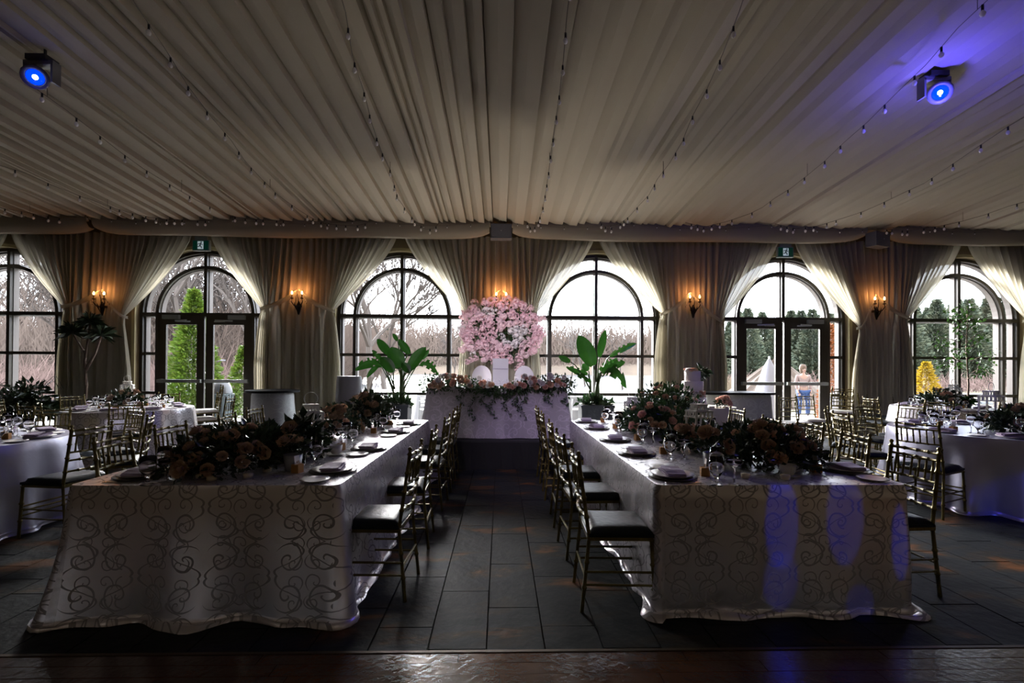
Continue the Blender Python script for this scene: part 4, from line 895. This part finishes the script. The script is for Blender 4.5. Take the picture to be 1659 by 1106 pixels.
# dracaena with dark under-plants in the left corner, ficus tree on the right
def spiky(b, c, n, L_, seed):
    rn = random.Random(seed)
    for i in range(n):
        a = rn.uniform(0, 6.28); e = rn.uniform(-.3, 1.3); d = Vector((math.cos(a)*math.cos(e), math.sin(a)*math.cos(e), math.sin(e))); s = d.cross(Vector((0, 0, 1))).normalized()*.012; q = L_*rn.uniform(.7, 1.1); c_ = Vector(c)
        b.add([c_-s*.5, c_+s*.5, c_+d*q*.55+s+Vector((0, 0, .02)), c_+d*q-Vector((0, 0, q*.25)), c_+d*q*.55-s+Vector((0, 0, .02))], [(0, 1, 2, 3, 4)])
def corner_plant():
    x, y = -8.35, 9.75; t = thing('dracaena', 'tall dark dracaena in pot in the left corner', 'potted plant', (x, y, 0))
    ob('pot', MB().lathe([(0, 0), (.16, 0), (.2, .4), (.17, .4), (.16, .36), (0, .36)], 16).mesh('pot', STONE, True), t)
    for k, P in enumerate(([(0, 0, .36), (.04, 0, 1.1), (0, 0, 1.75), (-.25, 0, 2.15)], [(0.02, 0, 1.4), (.2, 0, 1.75), (.32, 0, 2.1)], [(.04, 0, 1.1), (.0, 0, 1.6), (.1, 0, 2.35)])):
        ob('stem', MB().tube(P, [.03, .025, .018, .014][:len(P)], 6).mesh('stem', BARK, True), t)
        b = MB(); spiky(b, P[-1], 60, .34, k); stuff(ob('leaf_crown', b.mesh('leaf_crown', LEAF), t))
corner_plant()
t = thing('leafy_pot_plant', 'dark arching pot plant beside the far left window', 'potted plant', (-9.15, 9.35, 0)); ob('pot', MB().lathe([(0, 0), (.15, 0), (.19, .45), (.16, .45), (0, .42)], 16).mesh('pot', STONE, True), t); b = MB(); leaves(b, 700, (.6, .4, .7), .16, 5, .5, droop=.5)
for i in range(14): a = i*.45; b.tube([(0, 0, .43), (.25*math.cos(a), .15*math.sin(a), 1.0), (.55*math.cos(a), .3*math.sin(a), 1.2+.1*math.sin(i)), (.7*math.cos(a), .3*math.sin(a), 1.05)], .006, 4)
stuff(ob('foliage', b.mesh('foliage', LEAF), t))
fx, fy = at(1567, 640, Y=10.1).x, 10.1
t = thing('ficus_tree', 'slim leafy indoor tree in front of the right window', 'potted plant', (fx, fy, 0)); ob('pot', MB().lathe([(0, 0), (.15, 0), (.19, .45), (.16, .45), (0, .42)], 16).mesh('pot', STONE, True), t)
b = MB(); b.tube([(0, 0, .42), (.03, 0, 1.2), (-.02, 0, 2.0), (.02, 0, 2.8)], [.022, .018, .012, .006], 6); rn = random.Random(6); tips = []
for i in range(16):
    z = 1.3+i*.09; a = rn.uniform(0, 6.28); L_ = .62 if i < 10 else .35; e = Vector((L_*math.cos(a), .45*L_*math.sin(a), .22)); b.tube([(0, 0, z), e*.5+Vector((0, 0, z+.03)), e+Vector((0, 0, z))], [.007, .005, .003], 4); tips += [e*.5+Vector((0, 0, z)), e+Vector((0, 0, z)), e*.8+Vector((0, 0, z))]
ob('trunk', b.mesh('trunk', BARK, True), t); b = MB()
for i, q in enumerate(tips): bb = MB(); leaves(bb, 11, (.13, .1, .10), .085, 300+i, droop=.4); b.add([(Vector(v)+q)[:] for v in bb.v], bb.f)
stuff(ob('foliage', b.mesh('foliage', M('ficus_leaf', (.035, .085, .015), .4, translucent=.2)), t))
place([('bucket', MB().lathe([(0, 0), (.06, 0), (.08, .12), (.075, .12), (0, .11)], 14).mesh('bucket', STONE, True)), ('fern', (lambda b: (spiky(b, (0, 0, .11), 40, .2, 3), b.mesh('fern', PALM))[1])(MB()))], 'potted_fern', 'small bright green fern on the far right round table', 'potted plant', (8.75, 8.72, ZTB), 0)

# ================================================================== OUTDOORS
GRASS = M('dry_lawn', (0.0510, 0.0510, 0.0210), .95, var=(.6, (.078, .066, .04), .4, .6), bump=(3, .5)); PAVE = M('terrace_paving', (.52, .50, .48), .8, var=(2, (.45, .43, .41), .4, .6))
struct('ground', MB().box((0, 95, -.22), (300, 168, .2)).mesh('ground', GRASS))
struct('terrace', MB().box((0, 13.2, -.05), (30, 4.6, .09)).mesh('terrace', PAVE))
o = struct('lake', MB().box((1.5, 70, -.105), (46, 96, .02)).mesh('lake', M('lake_water', (0.0300, 0.0390, 0.0480), .2, bump=(1.2, .1))))
def bank():
    b = MB()
    def f(u, v): x = -150+300*u; y = 112+60*v; return (x, y, -.3+9*v**.6+1.6*math.sin(x*.05)*v+.8*math.sin(x*.17+2)*v)
    b.grid(f, 60, 8); return b.mesh('far_bank', M('brown_bank', (0.0600, 0.0450, 0.0330), .95, var=(.12, (.08, .06, .042), .4, .6)))
struct('far_bank', bank())
def tree_mesh(seed, H, lv=4, spread=.5, thick=.05):
    rn = random.Random(seed); b = MB()
    def br(p, d, L_, r, k):
        n = 3; pts = [p]; dd = d
        for i in range(n): dd = (dd+Vector((rn.gauss(0, .12), rn.gauss(0, .12), .05))).normalized(); pts.append(pts[-1]+dd*L_/n)
        b.tube(pts, [max(q, .016) for q in (r, r*.85, r*.7, r*.55)], 3 if k < 2 else 5, cap=False)
        if k == 0: return
        for i in range(4 if k > 1 else 3):
            q = rn.uniform(.35, 1); base = pts[min(3, 1+int(q*2.99))]; ax = Vector((rn.gauss(0, 1), rn.gauss(0, 1), rn.gauss(0, .4))).normalized()
            br(base, (dd+ax*spread*1.3).normalized(), L_*rn.uniform(.5, .75), r*.55, k-1)
    br(Vector((0, 0, 0)), Vector((0, 0, 1)), H*.45, thick, lv); return b
BK2 = M('pale_bare_bark', (0.0480, 0.0384, 0.0324), .9)
TR = [tree_mesh(i, 10, 4, .5, .17).mesh('bare_tree', BK2) for i in range(4)]
rn = random.Random(12)
tag(ob('bare_tree', tree_mesh(31, 8, 5, .5, .17).mesh('bare_tree', BK2), None, (at(597, 600, Y=19).x, 19, -.1)), 'big forked bare tree seen left in the left centre window', 'tree', 'bare trees by the lake')
tag(ob('bare_tree', tree_mesh(36, 7.5, 5, .4, .14).mesh('bare_tree', BK2), None, (at(624, 600, Y=21).x, 21, -.1)), 'second bare tree by the lake behind the left potted plant', 'tree', 'bare trees by the lake')
for i in range(64):
    y = rn.uniform(24, 44); x = y*rn.uniform(-1.12, -.36); ob_ = tag(ob('bare_tree', TR[i % 4], None, (x, y, -.15), rn.uniform(0, 6), rn.uniform(.7, 1.15)), 'slender bare tree in the wood beyond the left windows', 'tree', 'bare wood beyond the left windows')
for x, y, s, w_ in ((5.5, 38, .5, 'leftmost in the right centre window'), (7.5, 42, .55, 'second in the right centre window'), (9.3, 36, .45, 'rightmost in the right centre window'), (-4.5, 45, .5, 'in the left centre window')): tag(ob('bare_tree', TR[int(x) % 4], None, (x, y, -.15), x, s), 'small thin bare tree by the lake, ' + w_, 'tree', 'small bare trees by the lake')
def thicket(x0, x1, y0, y1, n, h, seed, m, nm, w=.02):
    rn = random.Random(seed); b = MB()
    for i in range(n):
        x, y = rn.uniform(x0, x1), rn.uniform(y0, y1); q = h*rn.uniform(.4, 1); p = Vector((x, y, -.2)); ww = w*rn.uniform(.5, 1.5)*y/30
        for s in range(3):
            e = p+Vector((rn.gauss(0, q*.55), rn.gauss(0, .3), q*rn.uniform(.3, 1))); p = p.lerp(e, rn.uniform(0, .6)); b.add([p-Vector((ww, 0, 0)), p+Vector((ww, 0, 0)), e+Vector((ww*.3, 0, 0)), e-Vector((ww*.3, 0, 0))], [(0, 1, 2, 3)])
    return b.mesh(nm, m)
BR1 = M('brown_brush', (0.0780, 0.0570, 0.0450), .95); BR2 = M('pinkish_brush', (0.1020, 0.0660, 0.0570), .95)
tag(stuff(ob('brush', thicket(-52, -12, 26, 52, 12000, 6.5, 1, BR1, 'brush'))), 'tangled brown brush beyond the left windows', 'brush')
tag(stuff(ob('brush', thicket(-40, -10, 22, 27, 4200, 1.8, 2, BR2, 'brush'))), 'low pinkish brush at the lawn edge beyond left windows', 'brush')
tag(stuff(ob('treeline', thicket(-90, 60, 118, 150, 14000, 11.5, 3, BR1, 'treeline', .03))), 'distant brown tree line across the lake', 'tree line')
tag(stuff(ob('reeds', thicket(11, 17, 28, 34, 1200, .9, 4, M('tan_reeds', (0.1020, 0.0780, 0.0480), .95), 'reeds'))), 'tan reeds right of the lake', 'reeds')
def conifer(seed, H, R_, n, L_, droop=.25, base=.03):
    rn = random.Random(seed); b = MB(); b.tube([(0, 0, 0), (0, 0, H*.9)], [H*.02, H*.004], 5)
    for i in range(n):
        v = rn.random()**1.25; z = H*(base+(1-base)*v); r = R_*(1-v)**.85*rn.uniform(.25, 1.0)+.01; a = rn.uniform(0, 6.28); c = Vector((r*math.cos(a), r*math.sin(a), z)); d = Vector((math.cos(a), math.sin(a), rn.uniform(-droop, .8))).normalized(); s = d.orthogonal().normalized()
        s = Matrix.Rotation(rn.uniform(0, 6.28), 3, d) @ s; q = L_*rn.uniform(.6, 1.3)
        b.add([c, c+d*q*.5+s*q*.22, c+d*q, c+d*q*.5-s*q*.22], [(0, 1, 2, 3)])
    return b
EV = M('bright_evergreen', (.04, .08, .006), .6, var=(6, (.10, .13, .012), .4, .65), translucent=.3); SPR = M('dark_spruce', (.03, .045, .027), .8, var=(1.5, (.06, .068, .038), .4, .6))
p = at(297, 655, Y=16)
tag(ob('conifer', conifer(1, 4.2, 1.05, 9000, .17).mesh('conifer', EV), None, (p.x, 16.5, -.12)), 'tall bright green conifer outside the left door', 'tree')
tag(ob('conifer', conifer(2, 2.2, .7, 3600, .14).mesh('conifer', EV), None, (at(396, 640, Y=14.6).x, 14.6, -.12)), 'shorter green conifer right of the bin outside left door', 'tree')
YEL = M('yellow_shrub_leaf', (.2, .13, .005), .7, translucent=.3); ORA = M('orange_shrub_leaf', (.15, .045, .01), .7, translucent=.3)
tag(ob('yellow_shrub', conifer(3, 1.85, .62, 2600, .12).mesh('yellow_shrub', YEL), None, (at(1500, 640, Y=15.5).x, 15.5, -.12)), 'bright yellow conical shrub outside the right window', 'shrub')
tag(ob('orange_shrub', conifer(4, 3.0, .36, 2600, .11).mesh('orange_shrub', ORA), None, (at(1344, 640, Y=14.5).x, 14.5, -.12)), 'narrow orange shrub outside right of the right door', 'shrub')
SP = [conifer(10+i, 9.5, 2.9, 7000, .42).mesh('spruce', SPR) for i in range(3)]
k = 0
for i in range(60):
    x = 18+i*.85+rn.uniform(-.5, .5); y = 48+(i%4)*3+rn.uniform(-1, 1); sc = rn.uniform(.86, 1.02)*(.76+.24*min(1, (x-18)/30)); tag(ob('spruce', SP[i % 3], None, (x, y, -.3), rn.uniform(0, 6), sc), 'dark green spruce in the row beyond the right windows', 'tree', 'spruce row beyond the right windows')
for i in range(12):
    x = -60+i*10+rn.uniform(-3, 3); tag(ob('spruce', SP[i % 3], None, (x, 125, 3), rn.uniform(0, 6), rn.uniform(.6, 1.0)), 'small distant spruce on the far lake shore, %s from the left' % (ORD+['eleventh', 'twelfth'])[i], 'tree', 'spruces on the far shore')
tag(stuff(ob('brush', thicket(17, 40, 33, 38, 1500, 1.3, 8, BR2, 'brush'))), 'brown shrubs in front of the spruce row beyond right windows', 'brush')
# tan mound, white closed parasol, bin, person, cart
def mound():
    b = MB(); N_ = 40; rn = random.Random(2); off = [rn.uniform(.93, 1.07) for _ in range(N_)]
    pr_ = [(2.6, 0), (2.0, .5), (1.4, 1.0), (.85, 1.45), (.4, 1.8), (.12, 1.98), (0, 2.0)]
    b.add([(r*math.cos(2*PI*j/N_)*off[j], r*math.sin(2*PI*j/N_)*off[j], z*(off[(j*3) % N_])) for r, z in pr_ for j in range(N_)], [(i*N_+j, i*N_+(j+1) % N_, (i+1)*N_+(j+1) % N_, (i+1)*N_+j) for i in range(len(pr_)-1) for j in range(N_)])
    return b.mesh('mound', M('tan_thatch', (.05, .036, .026), .95, var=(3, (.04, .028, .02), .4, .6), bump=(6, .8)))
tag(ob('thatch_mound', mound(), None, (at(1258, 640, Y=21).x, 21, -.12)), 'large tan thatched mound outside the right door', 'mound')
p = at(1246, 640, Y=12.9); t = thing('closed_parasol', 'white cone shaped cloth cover outside the right door', 'parasol', (p.x, 12.9, 0))
b = MB(); N_ = 36; pr_ = [(.52, .03), (.42, .5), (.30, 1.0), (.16, 1.5), (.03, 1.78)]
b.add([(r*(1+.07*math.sin(j*5*2*PI/N_))*math.cos(2*PI*j/N_), r*(1+.07*math.sin(j*5*2*PI/N_))*math.sin(2*PI*j/N_), z) for r, z in pr_ for j in range(N_)], [(i*N_+j, i*N_+(j+1) % N_, (i+1)*N_+(j+1) % N_, (i+1)*N_+j) for i in range(4) for j in range(N_)])
ob('cover', b.mesh('cover', M('white_canvas', (0.1500, 0.1500, 0.1740), .8, bump=(5, .3)), True), t); ob('finial', MB().lathe([(0, 1.76), (.03, 1.78), (.02, 1.84), (0, 1.86)], 8).mesh('finial', ALU, True), t)
p = at(357, 688, Y=12.3); t = thing('litter_bin', 'black slatted litter bin with domed lid outside left door', 'litter bin', (p.x, 12.3, 0)); DK = M('bin_metal', (.035, .05, .055), .4, metal=.3)
ob('liner', MB().lathe([(0, .06), (.17, .06), (.21, .75), (.20, .75), (0, .7)], 18).mesh('liner', M('bin_liner', (.05, .06, .065), .5), True), t)
SL = MB().box((0, 0, .42), (.045, .012, .76)).mesh('slat', DK)
for i in range(22): a = 2*PI*i/22; o = ob('slat', SL, t, (.25*math.cos(a), .25*math.sin(a), 0)); o.rotation_euler = (-.07, 0, a-PI/2)
for z, r in ((.05, .235), (.79, .29)): ob('hoop', MB().tube([(r*math.cos(2*PI*i/24), r*math.sin(2*PI*i/24), z) for i in range(25)], .014, 5).mesh('hoop', DK), t)
ob('domed_lid', MB().lathe([(.27, .82), (.25, .95), (.19, 1.07), (.10, 1.14), (0, 1.16)], 20).mesh('domed_lid', M('bin_lid', (.02, .022, .025), .35), True), t)
for i in range(4): a = PI/4+PI/2*i; ob('lid_post', MB().tube([(.25*math.cos(a), .25*math.sin(a), .78), (.26*math.cos(a), .26*math.sin(a), .84)], .01, 5).mesh('lid_post', DK), t)
def person(loc):
    t = thing('person', 'person in blue jeans and pale top standing outside right door', 'person', loc, PI*.96, None, .92)
    def skin(nm, J, E_, m, parent, lv=2):
        me = bpy.data.meshes.new(nm); me.from_pydata([j[:3] for j in J], E_, []); me.materials.append(m); o = ob(nm, me, parent)
        sk = o.modifiers.new('Skin', 'SKIN')
        for i, j in enumerate(J):
            s_ = me.skin_vertices[0].data[i]; s_.radius = (j[3], j[4] if len(j) > 4 else j[3]); s_.use_root = (i == 0)
        o.modifiers.new('Sub', 'SUBSURF').levels = lv; o.modifiers['Sub'].render_levels = lv; return o
    SK = M('skin', (.22, .14, .11), .6)
    J = [(0, 0, .93, .14, .10), (0, 0, 1.12, .12, .09), (0, 0, 1.34, .15, .10), (0, .0, 1.44, .06), (0, .01, 1.52, .05), (0, .02, 1.60, .075, .09), (0, .02, 1.68, .07, .085),
         (.10, 0, .90, .09), (.12, .01, .50, .06), (.13, -.01, .09, .04), (.13, .12, .04, .035), (-.10, 0, .90, .09), (-.13, .03, .50, .06), (-.15, 0, .09, .04), (-.16, .13, .04, .035),
         (.17, 0, 1.40, .055), (.22, .0, 1.14, .04), (.20, .08, .92, .03), (.19, .12, .84, .028), (-.17, 0, 1.40, .055), (-.22, 0, 1.14, .04), (-.20, .08, .92, .03), (-.19, .12, .84, .028)]
    E_ = [(0, 1), (1, 2), (2, 3), (3, 4), (4, 5), (5, 6), (0, 7), (7, 8), (8, 9), (9, 10), (0, 11), (11, 12), (12, 13), (13, 14), (2, 15), (15, 16), (16, 17), (17, 18), (2, 19), (19, 20), (20, 21), (21, 22)]
    skin('body', J, E_, SK, t)
    skin('jeans', [(0, 0, .95, .16, .12), (.105, 0, .86, .105), (.12, .01, .50, .08), (.13, -.005, .10, .07), (-.105, 0, .86, .105), (-.13, .03, .50, .08), (-.15, .0, .10, .07)], [(0, 1), (1, 2), (2, 3), (0, 4), (4, 5), (5, 6)], M('blue_denim', (.007, .028, .095), .8), t)
    skin('top', [(0, 0, .98, .155, .115), (0, 0, 1.14, .14, .105), (0, 0, 1.36, .165, .115), (.18, 0, 1.40, .07), (.225, 0, 1.15, .055), (.205, .07, .96, .05), (-.18, 0, 1.40, .07), (-.225, 0, 1.15, .055), (-.205, .07, .96, .05)], [(0, 1), (1, 2), (2, 3), (3, 4), (4, 5), (2, 6), (6, 7), (7, 8)], M('pale_pink_knit', (.15, .11, .105), .9), t)
    b = MB(); b.lathe([(0, 1.80), (.07, 1.79), (.105, 1.72), (.108, 1.64), (.09, 1.55), (.07, 1.50)], 14, (0, -.015, 0)); ob('hair', b.mesh('hair', M('light_brown_hair', (.06, .035, .02), .7), True), t)
    for s_ in (-1, 1):
        ob('shoe', MB().box((s_*.145, .07, .035), (.09, .26, .07), taper=.8).mesh('shoe', WHITE), t); ob('eye', MB().lathe([(0, -.01), (.012, 0), (0, .01)], 8, (s_*.03, .112, 1.635)).mesh('eye', BLACK), t)
        ob('ear', MB().lathe([(0, -.03), (.012, 0), (0, .03)], 6, (s_*.088, .02, 1.62)).mesh('ear', SK), t)
        for q in range(4): ob('finger', MB().tube([(s_*(.205-.014*q), .13, .82), (s_*(.205-.014*q), .145, .77), (s_*(.205-.014*q), .14, .73+.006*abs(q-1.5))], [.009, .008, .006], 5).mesh('finger', SK), t)
        ob('thumb', MB().tube([(s_*.165, .13, .84), (s_*.15, .15, .80), (s_*.155, .155, .77)], [.01, .009, .007], 5).mesh('thumb', SK), t)
    ob('nose', MB().tube([(0, .105, 1.64), (0, .13, 1.61)], [.006, .013], 6).mesh('nose', SK), t); ob('mouth', MB().box((0, .112, 1.57), (.045, .01, .01)).mesh('mouth', M('lips', (.4, .15, .13), .6)), t)
person((at(1301, 640, Y=14.3).x, 14.3, 0))
def cart(px, Y, lb, roof=True):
    p = at(px, 660, Y=Y); t = thing('golf_cart', lb, 'golf cart', (p.x, Y, 0), .3); CW = M('cart_white', (0.1560, 0.1560, 0.1680), .3)
    b = MB(); b.prism([(-1.1, .3), (1.1, .3), (1.15, .55), (.9, .75), (.35, .8), (.2, .55), (-.3, .55), (-.4, .8), (-1.1, .8)], -.5, .5); ob('body', b.mesh('body', CW), t)
    ob('seat', MB().box((-.25, 0, .72), (.5, .9, .18)).mesh('seat', CREAM), t)
    if roof: ob('roof', MB().box((0, 0, 1.75), (1.8, 1.1, .06)).mesh('roof', CW), t)
    for x in (-.8, .75):
        for y in (-.48, .48) if roof else (): ob('roof_post', MB().tube([(x, y, .75), (x*.95, y, 1.74)], .02, 6).mesh('roof_post', BLACK), t)
        for y in (-.5, .5): ob('wheel', MB().lathe([(0, -.07), (.2, -.08), (.23, -.05), (.23, .05), (.2, .08), (0, .07)], 16).mesh('wheel', BLACK, True), t, (x, y, .23), rot=(PI/2, 0, 0))
    if roof: ob('windscreen', MB().box((.78, 0, 1.3), (.02, .95, .8)).mesh('windscreen', PANE), t)
cart(1398, 13.6, 'white open utility cart outside right of the right door', False); cart(318, 19.5, 'pale golf cart behind the tall conifer outside left door')
# outdoor metal chairs by the lake windows
def garden_chair(x, y, rz, lb):
    t = thing('garden_chair', lb, 'chair', (x, y, 0), rz, 'metal garden chairs on the terrace'); GM = M('garden_metal', (.25, .26, .27), .4, metal=.5)
    for s in (-1, 1):
        ob('side_frame', MB().tube([(s*.27, .25, 0), (s*.27, .27, .62), (s*.27, .1, .68), (s*.27, -.22, .64), (s*.27, -.28, .0)], .014, 6).mesh('side_frame', GM, True), t); ob('back_post', MB().tube([(s*.24, -.2, .42), (s*.24, -.3, .95)], .012, 6).mesh('back_post', GM), t)
    ob('seat', MB().box((0, 0, .43), (.52, .48, .025)).mesh('seat', M('white_sling', (.7, .7, .7), .7)), t)
    for q in range(5): ob('back_slat', MB().box((0, -.22-.022*q, .52+.09*q), (.48, .015, .05)).mesh('back_slat', WHITE), t)
for px, Y, rz, lb in ((610, 12.4, 2.4, 'metal garden chair outside the left centre window'), (700, 12.2, 3.6, 'metal garden chair outside left of the head table'), (945, 12.4, 2.9, 'metal garden chair outside behind the right potted plant')):
    p = at(px, 660, Y=Y); garden_chair(p.x, Y, rz, lb)
for px, lb in ((925, 'right of the head table'), (712, 'left of the head table')):
    p = at(px, 660, Y=12.9); cloth('outdoor_tablecloth', 'white cloth on the terrace table outside %s' % lb, circle(p.x+(.2 if px > 800 else -.1), 13.2, .55, 60), .74, .0, M('white_outdoor_cloth', (0.1500, 0.1500, 0.1560), .8), .08, .03, 2.5, px, .02, grp='outdoor tablecloths')
